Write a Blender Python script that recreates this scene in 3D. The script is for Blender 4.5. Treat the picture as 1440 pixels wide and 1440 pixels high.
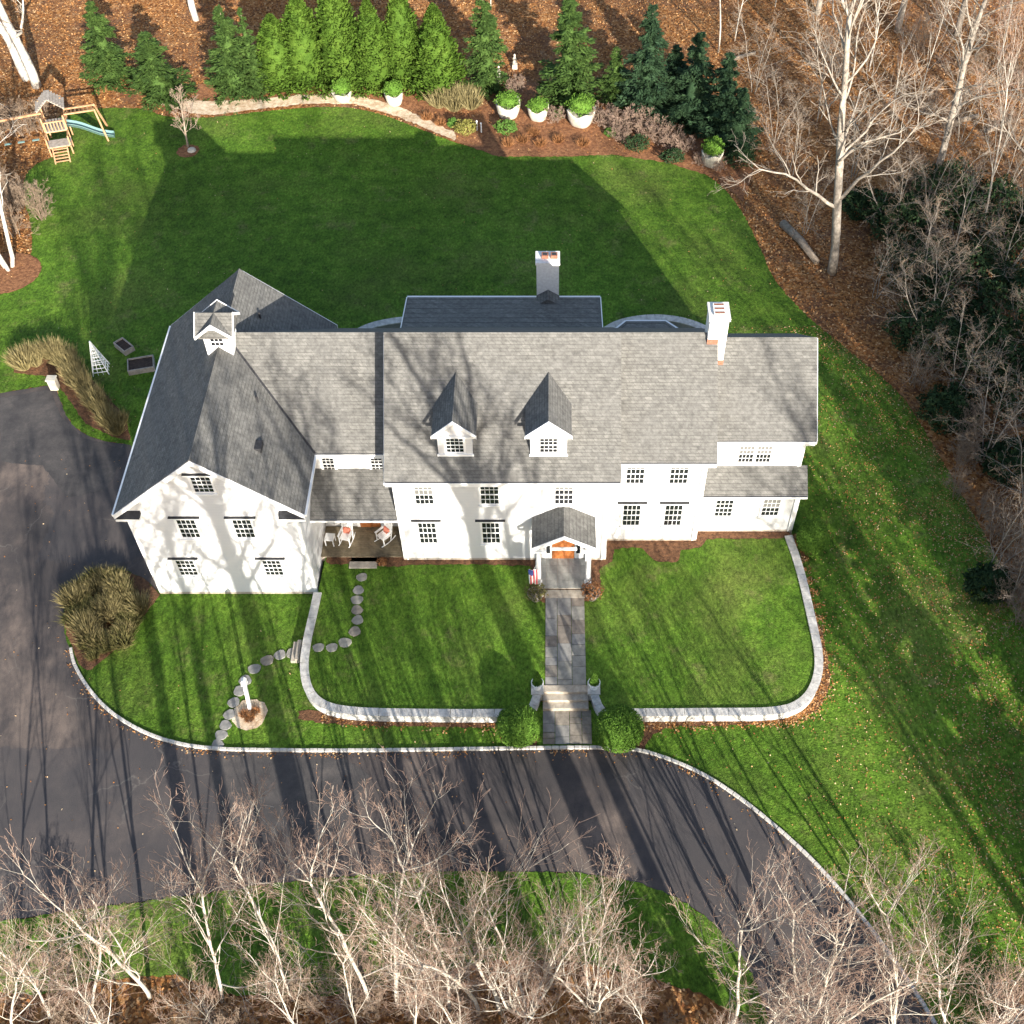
import bpy, bmesh, math, random
import numpy as np
from mathutils import Vector, Matrix
from mathutils.geometry import delaunay_2d_cdt

for o in list(bpy.data.objects): bpy.data.objects.remove(o)
R = math.radians
scene = bpy.context.scene
COL = scene.collection

# ------------------------------------------------------------------ camera
TH, F, PX, PY, CH, CY = R(51), 1627.594, 775.0, 720.0, 46.68, -34.722
cam_d = bpy.data.cameras.new('camera'); cam = bpy.data.objects.new('camera', cam_d); COL.objects.link(cam)
cam.location = (0, CY, CH); cam.rotation_euler = (R(90) - TH, 0, 0)
cam_d.sensor_width = 36; cam_d.lens = 36 * F / 1440; cam_d.shift_x = -(PX - 720) / 1440
cam_d.clip_end = 2000; scene.camera = cam

# ------------------------------------------------------------------ sky, sun, exposure
SUN_AZ, SUN_EL = 20.0, 18.6          # sun stands behind the camera, to its right
world = bpy.data.worlds.new('World'); scene.world = world; world.use_nodes = True
wn = world.node_tree.nodes; wl = world.node_tree.links
sky = wn.new('ShaderNodeTexSky'); sky.sky_type = 'NISHITA'; sky.sun_disc = False
sky.sun_elevation = R(SUN_EL); sky.sun_rotation = R(180 - SUN_AZ)
sky.dust_density = 1.5; sky.air_density = 1.0
wn['Background'].inputs['Strength'].default_value = 0.11
wl.new(sky.outputs[0], wn['Background'].inputs['Color'])
sd = bpy.data.lights.new('sun', 'SUN'); sd.energy = 5.0; sd.angle = R(0.4); sd.color = (1.0, 0.93, 0.82)
sun = bpy.data.objects.new('sun', sd); COL.objects.link(sun)
a, e = R(SUN_AZ), R(SUN_EL)
SUN = Vector((math.sin(a) * math.cos(e), -math.cos(a) * math.cos(e), math.sin(e)))
sun.rotation_euler = SUN.to_track_quat('Z', 'Y').to_euler(); sun.location = SUN * 100
vs = scene.view_settings
vs.view_transform = 'Standard'; vs.look = 'None'; vs.gamma = 1; vs.use_curve_mapping = False; vs.exposure = 1.42

# ------------------------------------------------------------------ placing by survey of the photograph (one metre grid)
D = -0.55                            # drive level; the terrace in front of the house is z = 0
c_, s_ = math.cos(TH), math.sin(TH)
def ray(x, y):
    u, v = (x - PX) / F, (PY - y) / F
    return Vector((u, c_ + s_ * v, -s_ + c_ * v))
def at(x, y, z=D):
    d = ray(x, y); t = (z - CH) / d.z; return Vector((d.x * t, CY + d.y * t, z))
def atY(x, y, Y):
    d = ray(x, y); t = (Y - CY) / d.y; return Vector((d.x * t, Y, CH + d.z * t))
def sm(t): t = max(0., min(1., t)); return t * t * (3 - 2 * t)
def gz(x, y):
    z = D - 1.0 * sm((y - 14) / 24) + 1.6 * sm((y - 46) / 40)
    if x > 17 or y > 40 or y < -20 or x < -36:
        w = sm((x - 17) / 8) + sm((y - 42) / 6) + sm((-20 - y) / 6) + sm((-36 - x) / 6)
        z += min(w, 1) * .22 * (math.sin(x * .31 + 1.3 * math.sin(y * .21)) + math.sin(y * .37 + x * .11))
    return z
def atg(x, y):
    z = D
    for _ in range(12): p = at(x, y, z); z = gz(p.x, p.y)
    return at(x, y, z)

# ------------------------------------------------------------------ materials
MATS = {}
def mat(name, col, rough=.8, spec=.3):
    m = bpy.data.materials.new(name); m.use_nodes = True
    b = m.node_tree.nodes['Principled BSDF']
    b.inputs['Base Color'].default_value = (*col, 1); b.inputs['Roughness'].default_value = rough
    b.inputs['Specular IOR Level'].default_value = spec
    MATS[name] = m; return m
class NT:
    def __init__(s, m): s.m = m; s.n = m.node_tree.nodes; s.l = m.node_tree.links; s.b = s.n['Principled BSDF']
    def add(s, t, **k):
        n = s.n.new(t)
        for a, v in k.items(): setattr(n, a, v)
        return n
    def coord(s, scale=(1, 1, 1), kind='Object'):
        c = s.add('ShaderNodeTexCoord'); mp = s.add('ShaderNodeMapping'); mp.inputs['Scale'].default_value = scale
        s.l.new(c.outputs[kind], mp.inputs[0]); return mp.outputs[0]
    def noise(s, scale, detail=4, rough=.6, vec=None, dist=0):
        n = s.add('ShaderNodeTexNoise'); n.inputs['Scale'].default_value = scale; n.inputs['Detail'].default_value = detail
        n.inputs['Roughness'].default_value = rough; n.inputs['Distortion'].default_value = dist
        s.l.new(vec or s.coord(), n.inputs['Vector']); return n.outputs['Fac']
    def ramp(s, fac, stops):
        r = s.add('ShaderNodeValToRGB'); el = r.color_ramp.elements
        while len(el) < len(stops): el.new(.5)
        for q, (p, c) in zip(el, stops): q.position = p; q.color = (*c, 1) if len(c) == 3 else c
        s.l.new(fac, r.inputs[0]); return r.outputs[0]
    def mix(s, fac, a, b, mode='MIX'):
        m = s.add('ShaderNodeMix', data_type='RGBA', blend_type=mode)
        for i, v in ((0, fac), (6, a), (7, b)):
            if isinstance(v, (int, float)): m.inputs[i].default_value = v
            elif isinstance(v, tuple): m.inputs[i].default_value = (*v, 1)
            else: s.l.new(v, m.inputs[i])
        return m.outputs[2]
    def base(s, c): s.l.new(c, s.b.inputs['Base Color'])
    def bump(s, h, strength=.4, dist=.02):
        b = s.add('ShaderNodeBump'); b.inputs['Strength'].default_value = strength; b.inputs['Distance'].default_value = dist
        s.l.new(h, b.inputs['Height']); s.l.new(b.outputs[0], s.b.inputs['Normal'])
G = lambda v: (v, v, v)
def noisy(name, c1, c2, scale=3, rough=.85, bump=.3, bscale=None, lo=.35, hi=.65, bdist=.02, spec=.2, detail=5):
    t = NT(mat(name, c1, rough, spec)); f = t.noise(scale, detail, .65)
    t.base(t.ramp(f, [(lo, c1), (hi, c2)]))
    if bump: t.bump(t.noise(bscale or scale * 4, 3), bump, bdist)
    return MATS[name]

# lawn: mottled green, thin and straw coloured in places, grain of cut grass
def lawn_mat(name, dry=.5):
    t = NT(mat(name, (.06, .14, .02), .9, .12))
    big = t.noise(.16, 5, .62); mid = t.noise(1.0, 5, .7); fine = t.noise(7, 4, .8, t.coord((1, .6, 1)))
    base = t.ramp(mid, [(.30, (.048, .100, .012)), (.5, (.080, .160, .016)), (.70, (.130, .225, .026))])
    drym = t.ramp(big, [(.48, G(0)), (.72, G(dry))])
    patch = t.ramp(t.noise(.55, 6, .75), [(.56, G(0)), (.70, G(.55 * dry + .25))])
    c = t.mix(drym, base, (.150, .160, .045)); c = t.mix(patch, c, (.200, .165, .075))
    c = t.mix(1.0, c, t.ramp(t.noise(.07, 3, .5), [(.35, G(.78)), (.65, G(1.15))]), 'MULTIPLY')
    grain = t.ramp(fine, [(.28, G(.30)), (.5, G(.95)), (.72, G(1.75))])
    c = t.mix(1.0, c, grain, 'MULTIPLY'); t.base(c)
    h = t.mix(.45, t.noise(10, 3, .8), t.noise(2.6, 3, .7)); t.bump(h, 1.0, .16)
lawn_mat('grass', .45); lawn_mat('terrace_grass', .55)
# leaf litter
t = NT(mat('litter', (.2, .1, .05), .95, .1))
vo = t.add('ShaderNodeTexVoronoi'); vo.inputs['Scale'].default_value = 7; t.l.new(t.coord(), vo.inputs['Vector'])
sep = t.add('ShaderNodeSeparateColor'); t.l.new(vo.outputs['Color'], sep.inputs[0])
lc = t.ramp(sep.outputs[0], [(0, (.10, .042, .018)), (.4, (.25, .105, .036)), (.7, (.37, .17, .055)), (1, (.43, .25, .12))])
lc = t.mix(t.ramp(t.noise(.35, 4, .65), [(.45, G(0)), (.64, G(.7))]), lc, (.13, .07, .045))
lc = t.mix(t.ramp(t.noise(.8, 4, .6), [(.60, G(0)), (.72, G(.5))]), lc, (.30, .20, .12)); t.base(lc)
t.bump(t.noise(9, 4, .7), .9, .12)
# drive: old patched asphalt, browner where worn, with a few fine pale cracks
t = NT(mat('asphalt', (.05, .05, .05), .9, .2))
f1 = t.noise(.13, 6, .62, dist=.3); f2 = t.noise(.75, 7, .74, t.coord((1, .6, 1))); f3 = t.noise(26, 2, .6)
c = t.ramp(f1, [(.36, (.046, .042, .042)), (.46, (.085, .071, .065)), (.58, (.160, .125, .105)), (.72, (.20, .155, .130))])
c = t.mix(t.ramp(f2, [(.40, G(0)), (.62, G(.85))]), c, (.050, .045, .046))
px = t.add('ShaderNodeTexVoronoi', distance='CHEBYCHEV'); px.inputs['Scale'].default_value = .11; px.inputs['Randomness'].default_value = .9
pn = t.add('ShaderNodeTexNoise'); pn.inputs['Scale'].default_value = 2.5; pn.inputs['Detail'].default_value = 4; t.l.new(t.coord(), pn.inputs['Vector']); pm = t.add('ShaderNodeVectorMath', operation='MULTIPLY_ADD'); pm.inputs[1].default_value = (.9, .9, 0); t.l.new(pn.outputs['Color'], pm.inputs[0]); t.l.new(t.coord((1, .7, 1)), pm.inputs[2]); t.l.new(pm.outputs[0], px.inputs['Vector']); sp = t.add('ShaderNodeSeparateColor'); t.l.new(px.outputs['Color'], sp.inputs[0])
c = t.mix(t.ramp(sp.outputs[0], [(.70, G(0)), (.72, G(.55))]), c, (.060, .057, .060))
vo = t.add('ShaderNodeTexVoronoi', feature='DISTANCE_TO_EDGE'); vo.inputs['Scale'].default_value = .17
dn = t.add('ShaderNodeTexNoise'); dn.inputs['Scale'].default_value = .9; dn.inputs['Detail'].default_value = 6; t.l.new(t.coord(), dn.inputs['Vector'])
va = t.add('ShaderNodeVectorMath', operation='SCALE'); va.inputs['Scale'].default_value = 1.3; t.l.new(dn.outputs['Color'], va.inputs[0])
ad = t.add('ShaderNodeVectorMath', operation='ADD'); t.l.new(t.coord(), ad.inputs[0]); t.l.new(va.outputs[0], ad.inputs[1]); t.l.new(ad.outputs[0], vo.inputs['Vector'])
crack = t.ramp(vo.outputs['Distance'], [(0, G(.38)), (.003, G(.2)), (.006, G(0))])
crack = t.mix(1.0, crack, t.ramp(t.noise(.22, 3), [(.50, G(0)), (.60, G(1))]), 'MULTIPLY')
c = t.mix(crack, c, (.21, .19, .165))
c = t.mix(1.0, c, t.ramp(f3, [(.2, G(.78)), (.8, G(1.22))]), 'MULTIPLY'); t.base(c)
t.bump(t.noise(30, 2), .35, .01)
t = NT(mat('asphalt_new', (.06, .055, .055), .9, .2)); f2 = t.noise(.9, 6, .72)
c = t.ramp(f2, [(.35, (.048, .045, .046)), (.55, (.072, .066, .064)), (.72, (.11, .096, .088))]); c = t.mix(1.0, c, t.ramp(t.noise(26, 2, .6), [(.2, G(.78)), (.8, G(1.22))]), 'MULTIPLY'); t.base(c); t.bump(t.noise(30, 2), .35, .01)
# asphalt shingles: courses follow height, butts follow the run
def shingle(name, c1, c2, c3):
    t = NT(mat(name, c2, .92, .15))
    tc = t.add('ShaderNodeTexCoord'); sp = t.add('ShaderNodeSeparateXYZ'); t.l.new(tc.outputs['Object'], sp.inputs[0])
    ad = t.add('ShaderNodeMath', operation='ADD'); t.l.new(sp.outputs[0], ad.inputs[0]); t.l.new(sp.outputs[1], ad.inputs[1])
    cb = t.add('ShaderNodeCombineXYZ'); t.l.new(ad.outputs[0], cb.inputs[0]); t.l.new(sp.outputs[2], cb.inputs[1])
    br = t.add('ShaderNodeTexBrick'); t.l.new(cb.outputs[0], br.inputs['Vector'])
    br.inputs['Scale'].default_value = 1; br.inputs['Brick Width'].default_value = .34; br.inputs['Row Height'].default_value = .105
    br.inputs['Mortar Size'].default_value = .012; br.inputs['Mortar Smooth'].default_value = .6; br.offset = .37
    br.inputs['Color1'].default_value = (*c1, 1); br.inputs['Color2'].default_value = (*c2, 1); br.inputs['Mortar'].default_value = (*[v * .6 for v in c1], 1)
    n1 = t.noise(.5, 5, .65); n2 = t.noise(5, 4, .7)
    c = t.mix(t.ramp(n1, [(.35, G(0)), (.7, G(.7))]), br.outputs['Color'], c3)
    streak = t.noise(2.2, 4, .6, t.coord((1, 1, .15)))
    c = t.mix(t.ramp(streak, [(.5, G(0)), (.75, G(.4))]), c, tuple(v * .6 for v in c1))
    c = t.mix(1.0, c, t.ramp(n2, [(.25, G(.65)), (.75, G(1.35))]), 'MULTIPLY'); t.base(c)
    t.bump(br.outputs['Fac'], -.6, .02)
shingle('shingle', (.118, .115, .108), (.168, .164, .152), (.140, .137, .130))
# white clapboard and trim
t = NT(mat('clapboard', (.78, .78, .77), .55, .3))
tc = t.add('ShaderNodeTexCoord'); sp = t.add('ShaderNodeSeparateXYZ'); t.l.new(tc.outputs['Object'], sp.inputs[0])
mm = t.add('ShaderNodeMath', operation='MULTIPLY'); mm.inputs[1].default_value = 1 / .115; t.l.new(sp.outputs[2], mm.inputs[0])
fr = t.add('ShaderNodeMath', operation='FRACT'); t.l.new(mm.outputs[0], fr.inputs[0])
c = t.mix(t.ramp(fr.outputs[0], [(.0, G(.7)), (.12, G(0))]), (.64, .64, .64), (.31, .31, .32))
c = t.mix(t.ramp(t.noise(1.2, 4), [(.5, G(0)), (.8, G(.25))]), c, (.54, .54, .53)); t.base(c)
iv = t.add('ShaderNodeMath', operation='SUBTRACT'); iv.inputs[0].default_value = 1; t.l.new(fr.outputs[0], iv.inputs[1]); t.bump(iv.outputs[0], .6, .015)
mat('trim', (.8, .8, .79), .45, .35)
noisy('lead', (.022, .022, .024), (.045, .045, .048), 6, .6, .1)
noisy('foundation', (.36, .31, .25), (.48, .42, .34), 5, .9, .3)
m = mat('glass', (.015, .017, .02), .06, .6)
mat('blind', (.15, .148, .14), .8)
mat('room_dark', (.03, .03, .03), .9)
noisy('door_wood', (.28, .09, .025), (.40, .15, .05), 5, .45, .1)
noisy('deck_wood', (.13, .105, .065), (.21, .17, .11), 4, .75, .2)
noisy('bluestone', (.21, .215, .20), (.31, .31, .285), 2.5, .8, .25)
noisy('brick_red', (.20, .08, .05), (.33, .15, .10), 9, .9, .4)
noisy('white_brick', (.62, .60, .57), (.76, .75, .72), 7, .8, .5, 16)
noisy('cap_stone', (.36, .345, .32), (.60, .58, .54), 4, .85, .35, 14)
noisy('wall_stone', (.42, .41, .39), (.66, .65, .62), 3.5, .9, .6, 9, bdist=.05)
noisy('kerb_stone', (.40, .38, .35), (.60, .57, .52), 5, .9, .4)
noisy('step_stone', (.30, .26, .21), (.44, .39, .32), 4, .9, .4)
for i, (c1, c2) in enumerate((((.17, .15, .125), (.29, .255, .21)), ((.20, .19, .165), (.31, .295, .255)), ((.15, .13, .11), (.24, .205, .17)), ((.18, .175, .165), (.28, .27, .25)))):
    noisy('flag%d' % i, c1, c2, 3.2, .85, .3, 12)
noisy('mulch', (.13, .055, .028), (.34, .16, .075), 5, .95, .9, 12, bdist=.08)
noisy('mulch_dark', (.075, .038, .022), (.20, .10, .052), 5, .95, .9, 12, bdist=.08)
noisy('straw', (.42, .29, .18), (.72, .60, .44), 3, .95, .8, 16, bdist=.06)
noisy('soil', (.035, .025, .02), (.07, .05, .04), 6, .95, .6)
noisy('planter', (.40, .365, .30), (.56, .52, .44), 3, .85, .4)
noisy('cedar', (.34, .18, .09), (.50, .30, .17), 4, .75, .2)
noisy('grey_wood', (.24, .21, .18), (.38, .34, .30), 4, .85, .2)
mat('slide_green', (.16, .28, .27), .35, .5)
mat('metal_dark', (.03, .03, .03), .5, .4)
mat('cushion', (.55, .18, .12), .9); mat('white_paint', (.82, .82, .8), .5)
noisy('bark_pale', (.33, .295, .245), (.56, .515, .445), 4, .9, .5, 12)
noisy('bark_grey', (.20, .17, .14), (.38, .335, .28), 4, .9, .5, 12)
noisy('bark_white', (.36, .33, .29), (.58, .55, .50), 3, .85, .3)
noisy('bark_brown', (.19, .145, .105), (.33, .27, .21), 4, .9, .5, 12)
noisy('twig_pale', (.22, .18, .14), (.35, .295, .24), 2, .9, 0)
noisy('twig_pink', (.21, .14, .108), (.33, .235, .185), 2, .9, 0)
noisy('twig_brown', (.17, .12, .085), (.29, .22, .16), 2, .9, 0)
def leaf_mat(name, c1, c2, c3, sc=.9):
    t = NT(mat(name, c1, .8, .10)); f = t.noise(sc, 4, .7); g = t.noise(11, 2, .6)
    c = t.ramp(f, [(.3, c1), (.5, c2), (.72, c3)])
    c = t.mix(1.0, c, t.ramp(g, [(.25, G(.7)), (.75, G(1.3))]), 'MULTIPLY'); t.base(c)
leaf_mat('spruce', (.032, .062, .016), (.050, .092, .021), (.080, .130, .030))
leaf_mat('spruce_shaded', (.018, .040, .022), (.030, .060, .028), (.045, .082, .036))  # darker, bluer copy of the spruce greens: shade put into the needle colour
leaf_mat('arborvitae', (.034, .070, .009), (.056, .105, .013), (.085, .140, .020))
leaf_mat('boxwood', (.055, .120, .016), (.088, .175, .024), (.125, .225, .036), 2)
leaf_mat('rhodo', (.016, .034, .014), (.026, .050, .020), (.045, .070, .026))
leaf_mat('shrub_green', (.05, .11, .02), (.08, .16, .03), (.12, .2, .05), 2)
leaf_mat('shrub_gold', (.14, .13, .03), (.2, .19, .05), (.26, .22, .07), 2)
leaf_mat('grass_tan', (.15, .125, .055), (.235, .195, .090), (.33, .28, .15), 2.5)
leaf_mat('grass_olive', (.09, .09, .03), (.14, .13, .05), (.22, .19, .08), 2.5)
leaf_mat('russet', (.16, .07, .03), (.26, .12, .05), (.36, .19, .09), 2.5)
t = NT(mat('leaf', (.3, .18, .08), .85, .15)); at_ = t.add('ShaderNodeAttribute'); at_.attribute_name = 'tint'
t.base(t.ramp(at_.outputs['Fac'], [(0, (.14, .055, .022)), (.35, (.32, .135, .042)), (.7, (.45, .24, .095)), (1, (.60, .47, .30))]))
t = NT(mat('flag_cloth', (.7, .7, .7), .8, .2))
w = t.add('ShaderNodeTexCoord'); sp = t.add('ShaderNodeSeparateXYZ'); t.l.new(w.outputs['Object'], sp.inputs[0])
mm = t.add('ShaderNodeMath', operation='MULTIPLY'); mm.inputs[1].default_value = 1 / .14; t.l.new(sp.outputs[0], mm.inputs[0])
fr = t.add('ShaderNodeMath', operation='FRACT'); t.l.new(mm.outputs[0], fr.inputs[0])
t.base(t.ramp(fr.outputs[0], [(0, (.55, .03, .04)), (.5, (.55, .03, .04)), (.5001, (.75, .75, .75)), (1, (.75, .75, .75))]))

ORD = 'first second third fourth fifth sixth seventh eighth ninth tenth eleventh'.split()
# ------------------------------------------------------------------ mesh helpers
class MB:
    def __init__(s): s.v = []; s.f = []
    def quad(s, *p): b = len(s.v); s.v += [tuple(q) for q in p]; s.f.append(tuple(range(b, b + len(p)))); return s
    def box(s, x0, x1, y0, y1, z0, z1):
        b = len(s.v)
        s.v += [(x0, y0, z0), (x1, y0, z0), (x1, y1, z0), (x0, y1, z0), (x0, y0, z1), (x1, y0, z1), (x1, y1, z1), (x0, y1, z1)]
        s.f += [tuple(b + i for i in f) for f in ((3, 2, 1, 0), (4, 5, 6, 7), (0, 1, 5, 4), (1, 2, 6, 5), (2, 3, 7, 6), (3, 0, 4, 7))]
        return s
    def prism(s, poly, axis, a0, a1):
        """poly: 2-D outline; axis 'x': outline in (y,z); 'y': (x,z); 'z': (x,y)."""
        f = {'x': lambda p, a: (a, p[0], p[1]), 'y': lambda p, a: (p[0], a, p[1]), 'z': lambda p, a: (p[0], p[1], a)}[axis]
        b = len(s.v); n = len(poly)
        s.v += [f(p, a0) for p in poly] + [f(p, a1) for p in poly]
        s.f += [tuple(b + i for i in range(n))[::-1], tuple(b + n + i for i in range(n))]
        s.f += [(b + i, b + (i + 1) % n, b + n + (i + 1) % n, b + n + i) for i in range(n)]
        return s
    def beam(s, p, q, w, h=None):
        p, q = Vector(p), Vector(q); d = (q - p).normalized(); h = h or w
        a = d.cross(Vector((0, 0, 1)))
        if a.length < .05: a = Vector((1, 0, 0))
        a.normalize(); b_ = a.cross(d); b = len(s.v)
        for c in (p, q):
            for u, v in ((-1, -1), (1, -1), (1, 1), (-1, 1)): s.v.append(tuple(c + a * u * w / 2 + b_ * v * h / 2))
        s.f += [tuple(b + i for i in f) for f in ((3, 2, 1, 0), (4, 5, 6, 7), (0, 1, 5, 4), (1, 2, 6, 5), (2, 3, 7, 6), (3, 0, 4, 7))]
        return s
    def tube(s, pts, rad, k=8, cap=True):
        b = len(s.v); n = len(pts)
        for i, p in enumerate(pts):
            p = Vector(p); d = (Vector(pts[min(i + 1, n - 1)]) - Vector(pts[max(i - 1, 0)])).normalized()
            a = d.orthogonal().normalized() if abs(d.z) < .99 else Vector((1, 0, 0)); c = d.cross(a)
            r = rad[i] if hasattr(rad, '__len__') else rad
            for j in range(k):
                t = 2 * math.pi * j / k; s.v.append(tuple(p + (a * math.cos(t) + c * math.sin(t)) * r))
        for i in range(n - 1):
            for j in range(k): s.f.append((b + i * k + j, b + i * k + (j + 1) % k, b + (i + 1) * k + (j + 1) % k, b + (i + 1) * k + j))
        if cap: s.f += [tuple(b + j for j in range(k))[::-1], tuple(b + (n - 1) * k + j for j in range(k))]
        return s
    def lathe(s, prof, c=(0, 0, 0), k=16):
        return s.tube([(c[0], c[1], c[2] + z + i * 1e-5) for i, (r, z) in enumerate(prof)], [r for r, z in prof], k)
    def build(s, name, m, parent=None, smooth=False, bevel=0):
        me = bpy.data.meshes.new(name); me.from_pydata(s.v, [], s.f); me.update()
        bm = bmesh.new(); bm.from_mesh(me); bmesh.ops.recalc_face_normals(bm, faces=bm.faces)
        if bevel: bmesh.ops.bevel(bm, geom=bm.edges[:], offset=bevel, segments=1, affect='EDGES')
        bm.to_mesh(me); bm.free()
        return link(name, me, m, parent, smooth)
def link(name, me, m, parent=None, smooth=False):
    if m and not me.materials: me.materials.append(MATS[m] if isinstance(m, str) else m)
    if smooth: me.shade_smooth()
    o = bpy.data.objects.new(name, me); COL.objects.link(o)
    if parent: o.parent = parent
    return o
def empty(name, loc=(0, 0, 0), rz=0):
    o = bpy.data.objects.new(name, None); COL.objects.link(o); o.location = loc; o.rotation_euler.z = rz; o.empty_display_size = .3; return o
def tag(o, label=None, cat=None, group=None, kind=None):
    for k, v in (('label', label), ('category', cat), ('group', group), ('kind', kind)):
        if v: o[k] = v
    return o
def clone(o, loc=None, rz=None, sc=None, parent=None):
    c = o.copy(); COL.objects.link(c)
    if parent: c.parent = parent
    if loc is not None: c.location = loc
    if rz is not None: c.rotation_euler.z = rz
    if sc is not None: c.scale = sc if hasattr(sc, '__len__') else (sc, sc, sc)
    for ch in list(o.children): clone(ch, parent=c)
    return c
def np_mesh(name, V, Fq, n=4):
    V = np.asarray(V, np.float32).reshape(-1, 3); Fq = np.asarray(Fq, np.int32).reshape(-1)
    me = bpy.data.meshes.new(name); me.vertices.add(len(V)); me.vertices.foreach_set('co', V.ravel())
    nf = len(Fq) // n; me.loops.add(len(Fq)); me.loops.foreach_set('vertex_index', Fq)
    me.polygons.add(nf); me.polygons.foreach_set('loop_start', np.arange(0, nf * n, n, dtype=np.int32))
    me.update(calc_edges=True); me.validate(); return me
def leaf_mesh(name, P, U, W, L, B):
    """diamond leaves at P with long axis U (len L) and width axis W (len B)."""
    L = np.asarray(L).reshape(-1, 1); B = np.asarray(B).reshape(-1, 1)
    V = np.stack([P - U * L * .5, P + W * B * .5, P + U * L * .5, P - W * B * .5], 1)
    return np_mesh(name, V, np.arange(len(P) * 4))
def unit(v): return v / np.maximum(np.linalg.norm(v, axis=1, keepdims=True), 1e-6)
def resample(pts, step):
    out = [Vector(pts[0])]; acc = 0
    for p, q in zip(pts, pts[1:]):
        p, q = Vector(p), Vector(q); L = (q - p).length; d = step - acc
        while d <= L: out.append(p + (q - p) * (d / L)); d += step
        acc = L - (d - step)
    return out
def smooth_path(pts, it=2, closed=False):
    pts = [Vector(p) for p in pts]
    for _ in range(it):
        n = []
        if not closed: n.append(pts[0])
        for i in range(len(pts) - (0 if closed else 1)):
            p, q = pts[i], pts[(i + 1) % len(pts)]; n += [p * .75 + q * .25, p * .25 + q * .75]
        if not closed: n.append(pts[-1])
        pts = n
    return pts
def sheet(name, poly, m, dz, step=1.2, jit=0., zf=gz, kind='structure', seed=1, parent=None):
    """a filled outline laid on the terrain, tessellated so that it follows it."""
    rg = random.Random(seed); P = [Vector((p[0], p[1])) for p in poly]
    if jit:
        P = resample([(*p, 0) for p in P] + [(*P[0], 0)], .22)[:-1]; P = [Vector((p.x + rg.uniform(-jit, jit), p.y + rg.uniform(-jit, jit))) for p in P]
    n = len(P); xs = [p.x for p in P]; ys = [p.y for p in P]
    pts = list(P); X = np.arange(min(xs), max(xs), step); Y = np.arange(min(ys), max(ys), step)
    for x in X:
        for y in Y: pts.append(Vector((x + .01, y + .013)))
    r = delaunay_2d_cdt(pts, [(i, (i + 1) % n) for i in range(n)], [], 1, 1e-4)
    me = bpy.data.meshes.new(name); me.from_pydata([(p.x, p.y, zf(p.x, p.y) + dz) for p in r[0]], [], [f for f in r[2]]); me.update()
    bm = bmesh.new(); bm.from_mesh(me); bm.normal_update()
    for f in bm.faces:
        if f.normal.z < 0: f.normal_flip()
    loose = [v for v in bm.verts if not v.link_faces]; bmesh.ops.delete(bm, geom=loose, context='VERTS')
    bm.to_mesh(me); bm.free()
    o = link(name, me, m, parent, True)
    if kind: o['kind'] = kind
    return o
XY = lambda L, z=None: [(atg(*p) if z is None else at(*p, z)).to_2d() for p in L]

# ================================================================== SETTING
ax = np.concatenate([-np.geomspace(600, 60, 14), np.arange(-58, 59, 1.5), np.geomspace(60, 600, 14)])
ay = np.concatenate([-np.geomspace(600, 60, 12), np.arange(-58, 100, 1.5), np.geomspace(101, 700, 12)])
V = [(x, y, gz(x, y)) for y in ay for x in ax]; nx = len(ax)
Fq = [(j * nx + i, j * nx + i + 1, (j + 1) * nx + i + 1, (j + 1) * nx + i) for j in range(len(ay) - 1) for i in range(nx - 1)]
ground = link('ground', np_mesh('ground', V, Fq), 'litter', smooth=True); ground['kind'] = 'structure'

KERB = [(100, 912), (104, 935), (125, 970), (150, 998), (185, 1022), (230, 1042), (290, 1054), (400, 1056), (550, 1056), (770, 1052), (880, 1052), (920, 1060),
        (985, 1086), (1040, 1122), (1090, 1162), (1140, 1207), (1190, 1262), (1250, 1340), (1300, 1415), (1350, 1500)]
KW = smooth_path([at(*p) for p in KERB], 2)
WEST = [(-60, 560), (0, 553), (50, 545), (76, 541), (85, 562), (95, 590), (115, 610), (150, 622), (182, 625)]
WW = smooth_path([at(*p) for p in WEST], 2)
inner = smooth_path([at(*p) for p in [(1130, 1530), (1085, 1440), (1060, 1375), (1030, 1325), (985, 1282), (940, 1257), (880, 1236), (800, 1226), (720, 1226), (560, 1226), (400, 1240), (250, 1262), (100, 1280), (-80, 1310)]], 2)
bed_w = [at(*p) for p in [(222, 832), (205, 815), (170, 800), (130, 805), (100, 830), (88, 865), (92, 895), (100, 912)]]
drive = [p.to_2d() for p in WW] + [Vector((-19.2, 5)), Vector((-19.2, -1.2))] + [p.to_2d() for p in smooth_path(bed_w, 1)] + [p.to_2d() for p in KW] + [p.to_2d() for p in inner] + [Vector((-46, -19)), Vector((-46, 8))]
sheet('driveway', drive, 'asphalt', .012, 2.0)
sheet('asphalt_patch', XY([(292, 1060), (380, 1062), (478, 1062), (520, 1090), (480, 1168), (400, 1178), (325, 1172), (300, 1110)]), 'asphalt_new', .017, 2, .05)
sheet('asphalt_patch', XY([(0, 560), (70, 548), (88, 590), (118, 616), (178, 632), (150, 690), (95, 700), (60, 655), (0, 650)]), 'asphalt_new', .017, 2, .05, seed=3)
edge = [(-40, 395), (0, 402), (40, 380), (48, 330), (30, 270), (40, 235), (90, 215), (60, 190), (75, 165), (130, 152), (205, 152), (230, 166), (300, 166), (350, 159), (430, 151), (500, 151), (555, 167), (600, 186), (640, 201),
        (700, 218), (800, 218), (850, 216), (940, 227), (1000, 246), (1040, 290), (1065, 340), (1090, 400), (1140, 450), (1195, 495), (1265, 550), (1312, 625), (1358, 705), (1405, 790), (1450, 880), (1510, 970), (1580, 1120), (1580, 1290), (1450, 1370), (1380, 1440), (1350, 1500)]
EW = smooth_path([atg(*p) for p in edge], 2)
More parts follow.
